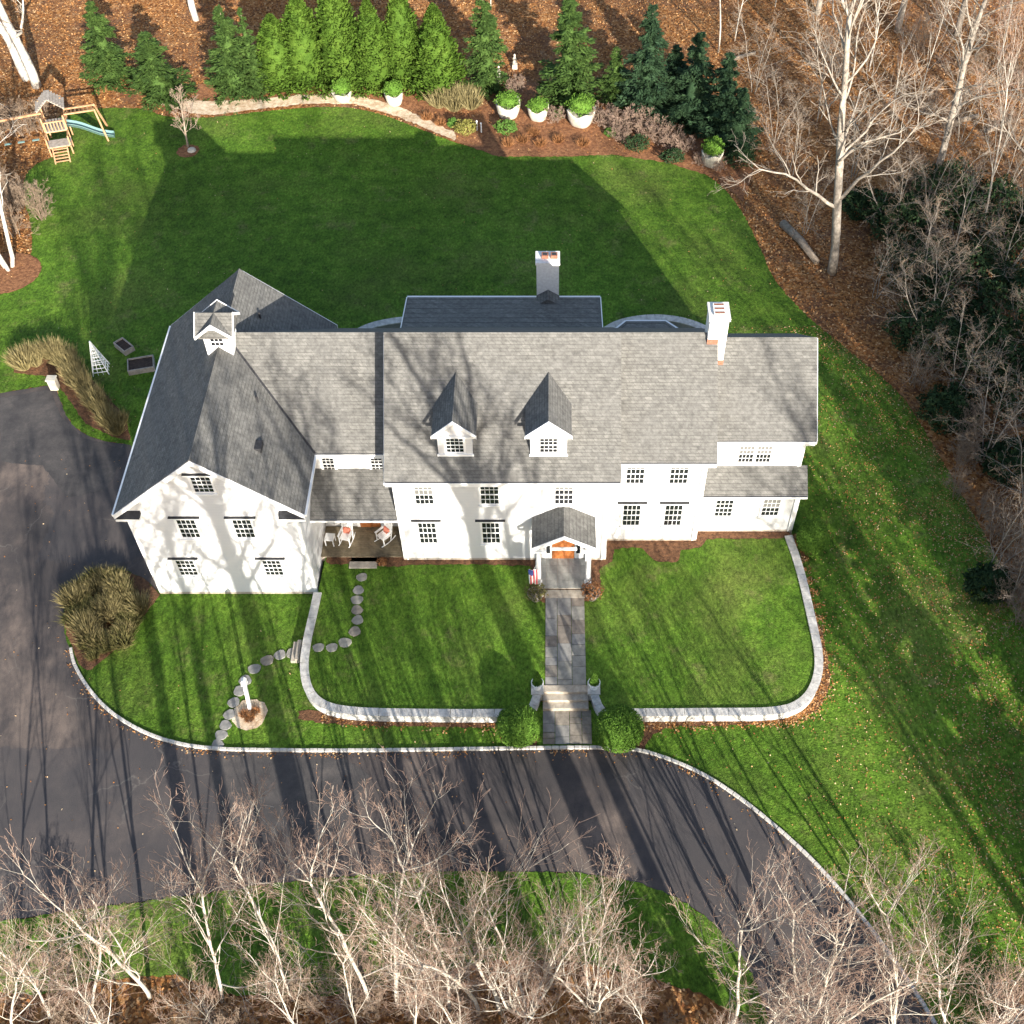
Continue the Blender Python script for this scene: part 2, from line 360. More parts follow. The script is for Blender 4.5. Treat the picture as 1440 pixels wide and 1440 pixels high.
lawn = [p.to_2d() for p in EW] + [p.to_2d() for p in KW[::-1]] + [p.to_2d() for p in smooth_path(bed_w, 1)[::-1]] + [Vector((-19.0, -1.2)), Vector((-19.0, 5))] + [p.to_2d() for p in WW[::-1]]
sheet('lawn', lawn, 'grass', .03, 1.5, .05)
isl = [p.to_2d() for p in inner[:-1]] + XY([(-60, 1340), (0, 1395), (60, 1400), (140, 1378), (250, 1372), (330, 1400), (470, 1400), (600, 1372), (700, 1350), (800, 1352), (900, 1372), (980, 1395), (1040, 1430), (1090, 1530)])
sheet('island_lawn', isl, 'grass', .03, 1.5, .06)
# planting beds and drifts of leaves, each a thin layer
sheet('garden_bed', XY([(225, 150), (290, 163), (350, 156), (430, 148), (500, 148), (560, 165), (610, 187), (650, 203), (700, 221), (800, 221), (860, 218), (940, 230), (1005, 250), (1045, 285), (1060, 240), (1020, 190), (930, 165), (860, 140), (700, 105), (560, 118), (470, 112), (300, 118), (235, 125)]), 'mulch', .055, 1.5, .07)
sheet('straw_path', XY([(225, 148), (270, 160), (300, 163), (350, 156), (430, 147), (500, 147), (556, 164), (605, 184), (640, 199), (640, 188), (605, 171), (560, 150), (500, 134), (430, 134), (350, 141), (290, 144), (240, 138)]), 'straw', .075, 1.5, .08)
sheet('west_bed', [p.to_2d() for p in [at(*q) for q in [(226, 838), (205, 815), (170, 800), (130, 805), (100, 830), (90, 865), (94, 895), (103, 912), (110, 935), (125, 945), (150, 925), (175, 905), (200, 870)]]], 'mulch_dark', .05, 1, .04)
sheet('hedge_bed', XY([(20, 525), (75, 531), (95, 560), (120, 596), (160, 616), (184, 620), (178, 590), (150, 555), (115, 520), (90, 495), (40, 495), (18, 505)]), 'mulch_dark', .05, 1, .04)
for i, (x, y, r, m) in enumerate([(8, 385, 2.2, 'mulch'), (265, 213, .8, 'mulch'), (352, 1005, .8, 'straw')]):
    p = atg(x, y); sheet('mulch_ring', [(p.x + r * math.cos(t * .21), p.y + r * math.sin(t * .21)) for t in range(30)], m, .06, .6, .05)

# ------------------------------------------------------------------ terrace and its wall
wl_px = [(447, 834), (441, 862), (431, 905), (427, 940), (433, 972), (452, 992), (490, 1001), (560, 1003), (690, 1004), (733, 1003)]
wr_px = [(862, 1002), (900, 1003), (1000, 1002), (1085, 1002), (1122, 994), (1145, 970), (1154, 930), (1141, 870), (1125, 800), (1107, 750)]
WL = smooth_path([at(*p, 0) for p in wl_px], 2); WR = smooth_path([at(*p, 0) for p in wr_px], 2)
ter = [p.to_2d() for p in WL] + [Vector((-.28, -7.6)), Vector((1.68, -7.6))] + [p.to_2d() for p in WR] + [Vector((12.0, 3.0)), Vector((-11.2, 3.0))]
sheet('terrace_lawn', ter, 'terrace_grass', 0, 1.5, 0, lambda x, y: 0.0)
sheet('foundation_bed', [(-11.3, .3), (-11.3, -.25), (-7.5, -.45), (-7.2, -.35), (-4, -.3), (-1, -.4), (-.6, -1.4), (-.9, -2.2), (-.4, -2.6), (1.9, -2.5), (2.5, -2.0), (2.4, -.6), (3.1, -.1), (3.2, .7), (4.6, .75), (5.2, -.1), (6.3, -.2), (6.6, .6), (7.6, .8), (7.9, 1.3), (12.2, 1.35), (12.2, 2.2), (0, 2.2)], 'mulch_dark', .02, 1.2, .05, lambda x, y: 0.0)
dr = [(420, 1012), (470, 1019), (560, 1022), (700, 1024), (705, 1045), (755, 1052), (755, 1005), (420, 1000)]
sheet('leaf_drift', XY(dr), 'mulch_dark', .045, 1.2, .06)
sheet('leaf_drift', XY([(845, 1050), (905, 1056), (915, 1035), (940, 1022), (1050, 1020), (1110, 1015), (1150, 998), (1168, 965), (1165, 930), (1155, 890), (1140, 850), (1130, 800), (1118, 755), (1150, 770), (1130, 790), (1100, 900), (1090, 990), (850, 1000)]), 'mulch_dark', .045, 1.2, .06, seed=4)
rg = random.Random(3)
def wall(path, label):
    root = tag(empty('retaining_wall', (path[0].x, path[0].y, D)), label, 'wall'); off = Vector((path[0].x, path[0].y, D))
    P = resample(path, .25); b = MB()
    def side(i, w):
        t = (P[min(i + 1, len(P) - 1)] - P[max(i - 1, 0)]); t.z = 0; t.normalize(); return Vector((-t.y, t.x, 0)) * w
    for i in range(len(P) - 1):
        p, q = P[i], P[i + 1]; a, c = side(i, .17), side(i + 1, .17); z0, z1 = D - .1, -.004
        A = [p - a, p + a, q + c, q - c]; base = len(b.v)
        b.v += [(v.x - off.x, v.y - off.y, z - off.z) for z in (z0, z1) for v in A]
        b.f += [tuple(base + k for k in f) for f in ((0, 1, 5, 4), (2, 3, 7, 6), (4, 5, 6, 7))]
        if i == 0: b.f.append((base + 1, base + 0, base + 4, base + 5))
        b.f += [(base + 1, base + 2, base + 6, base + 5), (base + 3, base + 0, base + 4, base + 7)]
    b.build('wall_body', 'wall_stone', root)
    i = 0
    while i < len(P) - 2:
        j = min(i + rg.choice((2, 3, 3, 4)), len(P) - 1); m_ = MB(); z1 = .075 + rg.uniform(-.008, .01); ts = []
        for w in (.205, -.205):
            idx = list(range(i, j + 1)); ts.append([P[k] + side(k, w) for k in idx])
        # shorten ends for the joint
        out = ts[0] + ts[1][::-1]; g = .012
        cpt = sum(out, Vector()) / len(out); out = [cpt + (v - cpt) * (1 - g * 2) for v in out]
        m_.prism([(v.x - off.x, v.y - off.y) for v in out], 'z', 0 - off.z, z1 - off.z)
        m_.build('cap_stone', 'cap_stone', root); i = j
    return root
wall(WL, 'pale stone retaining wall curving from the gabled wing to the front steps')
wall(WR, 'pale stone retaining wall curving from the front steps to the far low wing')
# kerb
kroot = tag(empty('kerb', KW[0]), 'pale granite kerb edging the asphalt drive in front of the lawn', 'kerb')
KP = resample([Vector((p.x, p.y, 0)) for p in KW], .34)
kme = []
for v in range(3):
    b = MB(); b.box(-.162, .162, -.075, .075, -.1, .115 + .008 * v); o = b.build('kerb_stone', 'kerb_stone', kroot, bevel=.015); kme.append(o.data); bpy.data.objects.remove(o)
for i in range(0, min(len(KP) - 1, 290)):
    d = KP[i + 1] - KP[i]; o = bpy.data.objects.new('kerb_stone', kme[rg.randrange(3)]); COL.objects.link(o); o.parent = kroot
    o.location = (KP[i] + KP[i + 1]) / 2 - Vector((KW[0].x, KW[0].y, 0)); o.rotation_euler.z = math.atan2(d.y, d.x) + rg.uniform(-.03, .03)

# ------------------------------------------------------------------ front walk of flagstones, steps
walk = tag(empty('front_walk', (.67, -2.4, 0)), 'flagstone walk from the porch steps to the drive', 'walk'); walk['kind'] = 'structure'
def flags(x0, x1, y0, y1, z, cols, lens, mats, parent, org):
    y = y0
    xs = [x0 + (x1 - x0) * c for c in cols]
    for k in range(len(cols) - 1):
        y = y0 - (rg.random() * .4 if k % 2 else 0)
        while y < y1 - .15:
            L = rg.choice(lens); ye = min(y + L, y1); ys = max(y, y0)
            if y1 - ye < .25: ye = y1
            b = MB(); b.box(xs[k] + .012, xs[k + 1] - .012, ys + .012, ye - .012, z - .04, z + .028 + rg.uniform(-.006, .006))
            b.v = [(v[0] - org[0], v[1] - org[1], v[2] - org[2]) for v in b.v]
            b.build('flagstone', 'flag%d' % rg.choice(mats), parent); y = ye
flags(-.28, 1.63, -7.25, -2.35, .012, (0, .3, .66, 1), (.45, .6, .8, 1.0), (0, 1, 1, 2, 3), walk, (.67, -2.4, 0))
flags(-.38, 1.85, -10.0, -8.25, D + .03, (0, .25, .55, .8, 1), (.3, .45, .6), (0, 0, 2, 3, 2), walk, (.67, -2.4, 0))
st = tag(empty('front_steps', (.67, -7.7, D)), 'three broad stone steps between the two urns on the front walk', 'steps')
for i in range(3):
    b = MB(); z1 = .06 - .17 * i; y1 = -7.26 - .34 * i
    b.box(-1.05, 1.05, y1 - .37 + 7.7, y1 - .004 + 7.7, 0, z1 - D); b.build('step', 'step_stone', st, bevel=.015)
for s in (-1, 1):
    b = MB(); cx = .67 + s * 1.3
    cheek = tag(empty('stone_pier', (cx, -7.45, D)), 'square stone pier carrying the topiary urn %s the front steps' % ('on the flag side of' if s < 0 else 'on the far wing side of'), 'pier')
    b.box(-.24, .24, -.3, .3, 0, .62); b.build('pier_block', 'wall_stone', cheek, bevel=.02)
    b = MB(); b.box(-.29, .29, -.35, .35, .622, .70); b.build('cap_stone', 'cap_stone', cheek, bevel=.012)
    wpts = [Vector((cx + s * .02, -7.75, 0)), Vector((cx + s * .12, -8.2, 0)), Vector((cx + s * .42, -8.7, 0)), Vector((cx + s * .75, -8.95, 0))]
    P = smooth_path(wpts, 2); root = tag(empty('wing_wall', P[0] + Vector((0, 0, D))), 'short curved stone wing wall beside the steps, by the %s boxwood' % ('rounder' if s < 0 else 'larger'), 'wall')
    for k in range(0, len(P) - 2, 3):
        q, r_ = P[k], P[min(k + 3, len(P) - 1)]; hh = .58 - .2 * k / len(P)
        b = MB(); b.beam(q - P[0] + Vector((0, 0, hh / 2)), r_ - P[0] + Vector((0, 0, hh / 2 - .02)), .3, hh); b.build('wall_stone', 'wall_stone', root, bevel=.02)
        b = MB(); b.beam(q - P[0] + Vector((0, 0, hh + .02)), r_ - P[0] + Vector((0, 0, hh)), .38, .06); b.build('cap_stone', 'cap_stone', root)

# stepping stones
SS = [(509, 812), (504, 830), (502, 844), (502, 858), (503, 872), (499, 888), (485, 904), (467, 911), (448, 911)]
SS2 = [(411, 919), (394, 921), (376, 929), (358, 941), (345, 957), (337, 972), (329, 988), (323, 1005), (317, 1020), (311, 1034), (306, 1047)]
def stone(p, k):
    b = MB(); n = 11; r = .27 + .05 * rg.random(); ph = rg.random() * 6
    b.prism([(r * (1 + .12 * math.sin(3 * t + ph)) * math.cos(t), r * .92 * (1 + .1 * math.cos(2 * t + ph)) * math.sin(t)) for t in [2 * math.pi * i / n for i in range(n)]], 'z', -.03, .05)
    o = b.build('stepping_stone', 'flag%d' % rg.choice((0, 1, 3)), bevel=.012); o.location = p; return o
for i, p in enumerate(SS): tag(stone(at(*p, 0), 0), 'round stepping stone on the terrace, %s from the covered porch' % ORD[i], 'stone', 'stepping stones on the terrace')
for i, p in enumerate(SS2): tag(stone(at(*p, D + .03), 0), 'round stepping stone in the lower lawn, %s down from the retaining wall' % ORD[i], 'stone', 'stepping stones in the lower lawn')

# ================================================================== HOUSE
house = tag(empty('house', (-2, 4, 0)), 'long white clapboard house with grey shingle roofs, two dormers and a gabled wing', 'house')
HO = Vector((-2, 4, 0))
def hb(mb, name, m, parent=None, **k):
    off = HO
    mb.v = [(v[0] - off.x, v[1] - off.y, v[2] - off.z) for v in mb.v]
    return mb.build(name, m, parent or house, **k)
T = math.tan(R(39.8))
TK = .22
def plane_hit(px, e, t=T):
    d = ray(*px); k = ((e[1] - CH) - t * (e[0] - CY)) / (d.z - t * d.y); return Vector((d.x * k, CY + d.y * k, CH + d.z * k))
def gable_x(x0, x1, rx0, rx1, wy, ey, ez, ridge_y, base, ov=.35, t=T, back=None, name='wall', rake=(True, True)):
    """a block whose ridge runs along x. wy: front wall, ey/ez: top of the front eave."""
    rz = ez + (ridge_y - ey) * t; by = 2 * ridge_y - ey if back is None else back; bz = rz - (by - ridge_y) * t
    wz = ez + (wy - ey) * t - TK * 1.28; bw = by - ov; bwz = rz - (bw - ridge_y) * t - TK * 1.28
    hb(MB().prism([(wy, base), (bw, base), (bw, bwz), (ridge_y, rz - TK * 1.28), (wy, wz)], 'x', x0, x1), name, 'clapboard')
    prof = [(ey, ez), (ridge_y, rz), (by, bz), (by, bz - .2), (ridge_y, rz - TK * 1.25), (ey, ez - .2)]
    ro = hb(MB().prism(prof, 'x', rx0, rx1), 'roof', 'shingle')
    hb(MB().prism([(ridge_y - .16, rz - .125), (ridge_y, rz + .03), (ridge_y + .16, rz - .125)], 'x', rx0 - .004, rx1 + .004), 'ridge_cap', 'shingle', ro)
    hb(MB().box(rx0 + .01, rx1 - .01, ey - .09, ey - .004, ez - .17, ez - .035), 'gutter', 'trim', ro)
    hb(MB().box(rx0 + .03, rx1 - .03, ey - .075, ey - .02, ez - .034, ez - .028), 'gutter_lining', 'lead', ro)
    hb(MB().box(rx0 + .02, rx1 - .02, ey + .02, wy - .003, ez - .42, ez - .21), 'cornice', 'trim', ro)
    for k, rx in enumerate((rx0, rx1)):
        if rake[k]:
            s = -1 if k == 0 else 1; q = sorted((rx, rx + s * .05))
            lo = .02 if rake[k] == 2 else .13
            hb(MB().prism([(ey - .02, ez - lo), (ridge_y, rz - lo), (by + .02, bz - lo), (by + .02, bz - .29), (ridge_y, rz - .32), (ey - .02, ez - .29)], 'x', q[0] + (0 if s > 0 else .02), q[1] - (.02 if s > 0 else 0)), 'rake_board', 'trim', ro)
    return rz, wz, ro
# --- main block
MX0, MX1 = -7.36, 2.72
me_ = (-.4, 6.51)
mrz, mwz, mroof = gable_x(MX0, MX1, -7.63, 3.2, 0, -.4, 6.51, 4.8, -.3, rake=(True, False))
# --- second block, set back
e2y = .82; e2z = atY(940, 650, e2y).z
p = plane_hit((940, 468), (e2y, e2z)); r2y = p.y
r2z, w2z, roof2 = gable_x(MX1 + .004, 7.35, 3.21, 7.72, 1.22, e2y, e2z, r2y, -.3, rake=(False, False))
# --- far wing with a pent roof over the ground floor
wy3 = 1.81; e3y = 1.5; e3z = atY(1060, 697, e3y).z
tp = .72; p = plane_hit((1060, 655), (e3y, e3z), tp); uy, uz = p.y, p.z
X3R = 12.3
hb(MB().box(7.354, X3R, wy3, 9.0, -.3, e3z - .1), 'wall', 'clapboard')
pent = hb(MB().prism([(e3y, e3z), (uy + .02, uz + .015), (uy + .02, uz - .5), (wy3 + .02, e3z - .2), (e3y, e3z - .16)], 'x', 7.36, X3R + .25), 'pent_roof', 'shingle')
hb(MB().box(7.37, X3R + .24, e3y - .09, e3y - .004, e3z - .17, e3z - .035), 'gutter', 'trim', pent)
hb(MB().box(7.37, X3R + .23, e3y - .075, e3y - .02, e3z - .034, e3z - .028), 'gutter_lining', 'lead', pent)
e4y = uy - .4; e4z = atY(1080, 619, e4y).z; p = plane_hit((1080, 475), (e4y, e4z)); r4y = p.y
x4r = atY(1149, 619, e4y).x; x4w = x4r - .35
r4z, w4z, roof4 = gable_x(7.356, x4w, 7.73, x4r, uy, e4y, e4z, r4y, e3z - .6, rake=(False, 2))
# --- link between main block and gabled wing
e5y = 1.7; e5z = atY(480, 637, e5y).z; p = plane_hit((480, 468), (e5y, e5z)); r5y = p.y
r5z, w5z, roof5 = gable_x(-11.55, MX0 - .004, -15.35, -7.3, 2.05, e5y, e5z, r5y, -.3, rake=(False, False))
# --- gabled wing (garage) ridge along y
GX0, GX1, GY0, GY1 = -19.38, -11.56, -1.7, 10.3
gx = -15.42; ge0, ge1 = -19.72, -11.12; gez = 6.1; grz = 9.78; gt = (grz - gez) / (gx - ge0)
wz = gez + (GX0 - ge0) * gt - .28
hb(MB().prism([(GX0, -.7), (GX1, -.7), (GX1, wz), (gx, grz - .3), (GX0, wz)], 'y', GY0, GY1), 'wall', 'clapboard')
groof = hb(MB().prism([(ge0, gez), (gx, grz), (ge1, gez), (ge1, gez - .2), (gx, grz - .28), (ge0, gez - .2)], 'y', -2.0, 10.62), 'roof', 'shingle')
hb(MB().prism([(gx - .16, grz - .13), (gx, grz + .03), (gx + .16, grz - .13)], 'y', -2.01, 10.63), 'ridge_cap', 'shingle', groof)
vx = gx + (grz - r5z) / gt if r5z < grz else gx; vy = r5y if r5z < grz else e5y + (grz - e5z) / T; vz = min(r5z, grz)
hb(MB().beam((vx, vy, vz + .015), (ge1, e5y + (gez - e5z) / T, gez + .015), .16, .03), 'valley_flashing', 'lead', groof)
for vx_, vy_ in ((-13.6, 3.0), (-14.2, 8.2)): hb(MB().tube([(vx_, vy_, grz - (vx_ - gx) * gt - .1), (vx_, vy_, grz - (vx_ - gx) * gt + .35)], .055, 10), 'vent_pipe', 'lead', groof)
hb(MB().box(-13.35, -13.05, .2, .75, grz - (-13.2 - gx) * gt - .1, grz - (-13.2 - gx) * gt + .17), 'roof_vent', 'lead', groof)
for y0, y1 in ((-2.05, -2.004), (10.624, 10.67)):
    hb(MB().prism([(ge0 - .02, gez - .03), (gx, grz - .03), (ge1 + .02, gez - .03), (ge1 + .02, gez - .30), (gx, grz - .33), (ge0 - .02, gez - .30)], 'y', y0, y1), 'rake_board', 'trim', groof)
hb(MB().box(ge0 - .10, ge0 - .004, -1.99, 10.6, gez - .17, gez - .03), 'gutter', 'trim', groof)
hb(MB().box(ge1 + .004, ge1 + .10, -1.99, 1.6, gez - .17, gez - .03), 'gutter', 'trim', groof)
for s, xe, xw in ((-1, ge0, GX0), (1, ge1, GX1)):      # cornice returns under the gable
    a_, b_ = sorted((xe, xw - s * .75))
    hb(MB().box(a_, b_, -2.04, GY0 - .003, gez - .48, gez - .30), 'cornice_return', 'trim', groof)
    hb(MB().prism([(-2.06, gez - .297), (GY0 - .003, gez - .297), (GY0 - .003, gez - .10)], 'x', a_ - .02, b_ + .02), 'return_roof', 'lead', groof)
hb(MB().box(GX0 - .02, GX1 + .02, GY0 - .02, GY0 + .3, -.7, D + .16), 'foundation', 'foundation')
hb(MB().box(MX0 - .02, MX1 + .02, -.02, .3, -.3, .14), 'foundation', 'foundation')
hb(MB().box(MX1 + .03, 7.37, 1.20, 1.5, -.3, .14), 'foundation', 'foundation')
hb(MB().box(7.38, X3R + .02, 1.79, 2.2, -.3, .14), 'foundation', 'foundation')
for x, y, z0, z1 in ((MX0, 0, .14, mwz - .16), (MX1, 0, .14, mwz - .16), (7.35, 1.22, .14, w2z - .16), (X3R, 1.81, .14, e3z - .2), (x4w, uy, uz - .05, w4z - .16), (GX0, GY0, D + .16, wz - .15), (GX1, GY0, D + .16, wz - .15)):
    s = 1 if x in (MX0, GX0) else -1; q = sorted((x - s * .022, x + s * .16))
    hb(MB().box(q[0], q[1], y - .022, y + .16, z0, z1), 'corner_board', 'trim')
for x, y, z0, z1 in ((MX1 - .2, 0, .1, 6.1), (7.16, 1.22, .1, e2z - .3), (MX0 + .2, 0, .1, 6.1), (X3R - .2, 1.81, .1, e3z - .2)):
    hb(MB().box(x - .04, x + .04, y - .09, y - .024, z0, z1), 'downspout', 'trim')
# --- porch over the link
e6y = -.1; e6z = atY(500, 730, e6y).z; tq = .57; p = plane_hit((500, 662), (e6y, e6z), tq)
pyb, pzb = 2.048, e6z + (2.048 - e6y) * tq
porch = hb(MB().prism([(e6y, e6z), (pyb, pzb), (pyb, pzb - .2), (e6y, e6z - .14)], 'x', GX1 + .004, MX0 - .006), 'porch_roof', 'shingle')
hb(MB().box(GX1 + .01, MX0 - .012, e6y - .09, e6y - .004, e6z - .17, e6z - .03), 'gutter', 'trim', porch)
hb(MB().box(GX1 + .02, MX0 - .02, e6y - .075, e6y - .02, e6z - .029, e6z - .022), 'gutter_lining', 'lead', porch)
hb(MB().box(GX1 + .006, MX0 - .008, .05, .25, e6z - .42, e6z - .1), 'porch_beam', 'trim', porch)
pfl = hb(MB().box(GX1 + .01, MX0 - .03, .14, 2.045, -.3, .1), 'porch_base', 'foundation')
n = 14
for i in range(n):
    y0 = .08 + i * (1.95 / n); hb(MB().box(GX1 + .012, MX0 - .032, y0 + .005, y0 + 1.95 / n - .005, .102, .14), 'plank', 'deck_wood', pfl)
hb(MB().box(-10.05, -8.75, -.14, .13, -.05, .02), 'porch_step', 'step_stone', pfl, bevel=.01)
hb(MB().box(-10.1, -8.7, -.55, -.145, -.05, .05), 'porch_step', 'step_stone', pfl, bevel=.01)
dr_ = hb(MB().box(-9.75, -8.7, 1.98, 2.046, .14, 2.25), 'door', 'door_wood'); hb(MB().box(-9.9, -8.55, 1.99, 2.044, .14, 2.42), 'door_casing', 'trim', dr_)
for z0, z1 in ((.3, 1.0), (1.15, 2.1)):
    for x0 in (-9.65, -9.18): hb(MB().box(x0, x0 + .38, 1.968, 1.985, z0, z1), 'door_panel', 'door_wood', dr_)
# --- low rear wing, chimneys, sunroom
rw = hb(MB().prism([(9.2, -.7), (13.6, -.7), (13.6, 5.0), (9.2, 5.9)], 'x', -7.5, 2.4), 'wall', 'clapboard')
rr = hb(MB().prism([(9.3, 6.18), (13.86, 5.2), (13.86, 5.02), (9.3, 6.0)], 'x', -7.8, 2.66), 'roof', 'shingle')
hb(MB().box(-7.81, 2.67, 13.864, 13.97, 5.05, 5.215), 'gutter', 'trim', rr)
for x in (-7.85, 2.664): hb(MB().prism([(9.9, 6.08), (13.86, 5.23), (13.86, 5.0), (9.9, 5.85)], 'x', x, x + .045), 'rake_board', 'trim', rr)
ch = hb(MB().box(-.78, .42, 14.0, 14.9, -1.2, 7.3), 'chimney', 'white_brick')
hb(MB().box(-.83, .47, 13.95, 14.95, 7.3, 7.46), 'chimney_cap', 'white_brick', ch)
for x in (-.5, -.02): hb(MB().box(x, x + .36, 14.3, 14.62, 7.46, 7.66), 'flue', 'brick_red', ch); hb(MB().box(x + .06, x + .3, 14.36, 14.56, 7.66, 7.665), 'flue_mouth', 'metal_dark', ch)
hb(MB().prism([(-.9, 5.15), (.55, 5.15), (-.17, 5.62)], 'y', 13.2, 13.996), 'chimney_saddle', 'shingle', rr)
fy = plane_hit((1008, 483), (e2y, e2z)).y
ch = hb(MB().box(7.22, 8.08, fy, fy + 1.05, r4z - 1.5, 11.35), 'chimney', 'white_brick')
hb(MB().box(7.16, 8.14, fy - .06, fy + 1.11, 11.35, 11.51), 'chimney_cap', 'white_brick', ch)
for i in range(3):
    y = fy + .14 + i * .28; hb(MB().box(7.38, 7.92, y, y + .2, 11.51, 11.63), 'flue', 'white_brick', ch); hb(MB().box(7.43, 7.87, y + .04, y + .16, 11.63, 11.635), 'flue_mouth', 'brick_red', ch)
for x0, x1, tz in ((7.2, 7.716, e2z + (fy - e2y) * T), (7.72, 8.10, e4z + (fy - e4y) * T)):
    hb(MB().box(x0, x1, fy - .03, fy - .004, tz - .15, tz + .26), 'flashing', 'brick_red', ch)
q = [at(857, 469, 3.4), at(880, 451, 3.4), at(936, 451, 3.4), at(964, 469, 3.4)]
srw = hb(MB().prism([(v.x * .97 + .15, v.y - .2) for v in q] + [(q[3].x, 9), (q[0].x, 9)], 'z', -1.0, 3.2), 'wall', 'clapboard')
b = MB(); apx = [(sum(v.x for v in q) / 4 - .6, 11.2, 4.0), (sum(v.x for v in q) / 4 + .6, 11.2, 4.0)]
b.quad(q[0], q[1], apx[0]); b.quad(q[1], q[2], apx[1], apx[0]); b.quad(q[2], q[3], apx[1]); b.quad((q[0].x, 10.2, 3.4), q[0], apx[0]); b.quad(q[3], (q[3].x, 10.2, 3.4), apx[1])
sro = hb(b, 'sunroom_roof', 'shingle')
for k in range(3): hb(MB().beam(q[k] + Vector((0, 0, -.04)), q[k + 1] + Vector((0, 0, -.04)), .1, .12), 'gutter', 'trim', sro)
# --- windows
def window(cx, cz, Y, w, h, cols, rows, cap=False, parent=None, sill=True, cs=.1, blind=0):
    b = MB()
    for x0, x1, z0, z1 in ((-w / 2 - cs, -w / 2, -h / 2 - .06, h / 2 + cs), (w / 2, w / 2 + cs, -h / 2 - .06, h / 2 + cs), (-w / 2, w / 2, h / 2, h / 2 + cs)):
        b.box(cx + x0, cx + x1, Y - .045, Y - .002, cz + z0, cz + z1)
    if sill: b.box(cx - w / 2 - cs - .03, cx + w / 2 + cs + .03, Y - .10, Y - .002, cz - h / 2 - .12, cz - h / 2 - .061)
    par = parent or house
    wd = hb(b, 'window', 'trim', par)
    if parent is not None: wdp = parent
    else: wdp = wd
    b = MB(); mb = MB(); pw, ph = w / cols, h / rows
    for i in range(cols):
        for j in range(rows):
            x0 = cx - w / 2 + i * pw; z0 = cz - h / 2 + j * ph; tx, tz = rg.uniform(-.004, .004), rg.uniform(-.004, .004); y = Y - .012
            b.quad((x0, y - tx - tz, z0), (x0 + pw, y + tx - tz, z0), (x0 + pw, y + tx + tz, z0 + ph), (x0, y - tx + tz, z0 + ph))
    for i in range(cols + 1): x = cx - w / 2 + i * pw; mb.box(x - .010, x + .010, Y - .034, Y - .004, cz - h / 2, cz + h / 2)
    for j in range(rows + 1):
        z = cz - h / 2 + j * ph; t_ = .028 if j in (0, rows, rows // 2) else .010
        mb.box(cx - w / 2, cx + w / 2, Y - .0365, Y - .0055, z - t_, z + t_)
    if blind: hb(MB().box(cx - w / 2 + .01, cx + w / 2 - .01, Y - .0205, Y - .0185, cz + h / 2 - h * blind, cz + h / 2 - .01), 'blind', 'blind', wdp)
    hb(b, 'glass', 'glass', wdp); hb(mb, 'muntins', 'white_paint', wdp)
    if cap:
        hb(MB().box(cx - w / 2 - .28, cx + w / 2 + .28, Y - .13, Y - .003, cz + h / 2 + cs + .006, cz + h / 2 + cs + .09), 'head_cap', 'trim', wdp)
        hb(MB().prism([(Y - .145, cz + h / 2 + cs + .092), (Y - .003, cz + h / 2 + cs + .092), (Y - .003, cz + h / 2 + cs + .115)], 'x', cx - w / 2 - .30, cx + w / 2 + .30), 'cap_flashing', 'lead', wdp)
    return wd
def wpx(x, y, Y, w, h, cols=4, rows=4, cap=False, cs=.1, blind=0): p = atY(x, y, Y); return window(p.x, p.z, Y, w, h, cols, rows, cap, cs=cs, blind=blind)
for x, y in ((601.5, 749), (690.5, 749)): wpx(x, y, 0, .84, 1.62, 4, 4, True)
for x, y, bl in ((596, 695, .52), (688.5, 695, 0), (793, 695, .3)): wpx(x, y, 0, .84, 1.4, blind=bl)
for x, y in ((888, 724), (946.5, 724)): wpx(x, y, 1.22, .84, 1.62, 4, 4, True)
for x, y in ((893.5, 666), (955, 666)): wpx(x, y, 1.22, .84, 1.4)
for x, y, bl in ((1018, 714, 0), (1084, 713, .5)): wpx(x, y, 1.81, .84, 1.3, blind=bl)
for x, y in ((1049.5, 638), (1074, 638)): wpx(x, y, uy, .70, 1.2, cs=.045, blind=.5)
for x, y in ((462, 652), (530, 652)): wpx(x, y, 2.05, .55, .95, 3, 4)
wpx(284.5, 681, GY0, .86, 1.05, 4, 4, True)
for x, y in ((265, 743), (343, 743)): wpx(x, y, GY0, .84, 1.35, 4, 4, True)
for x, y in ((263, 798), (384, 798)): wpx(x, y, GY0, .84, 1.2, 4, 4, True)
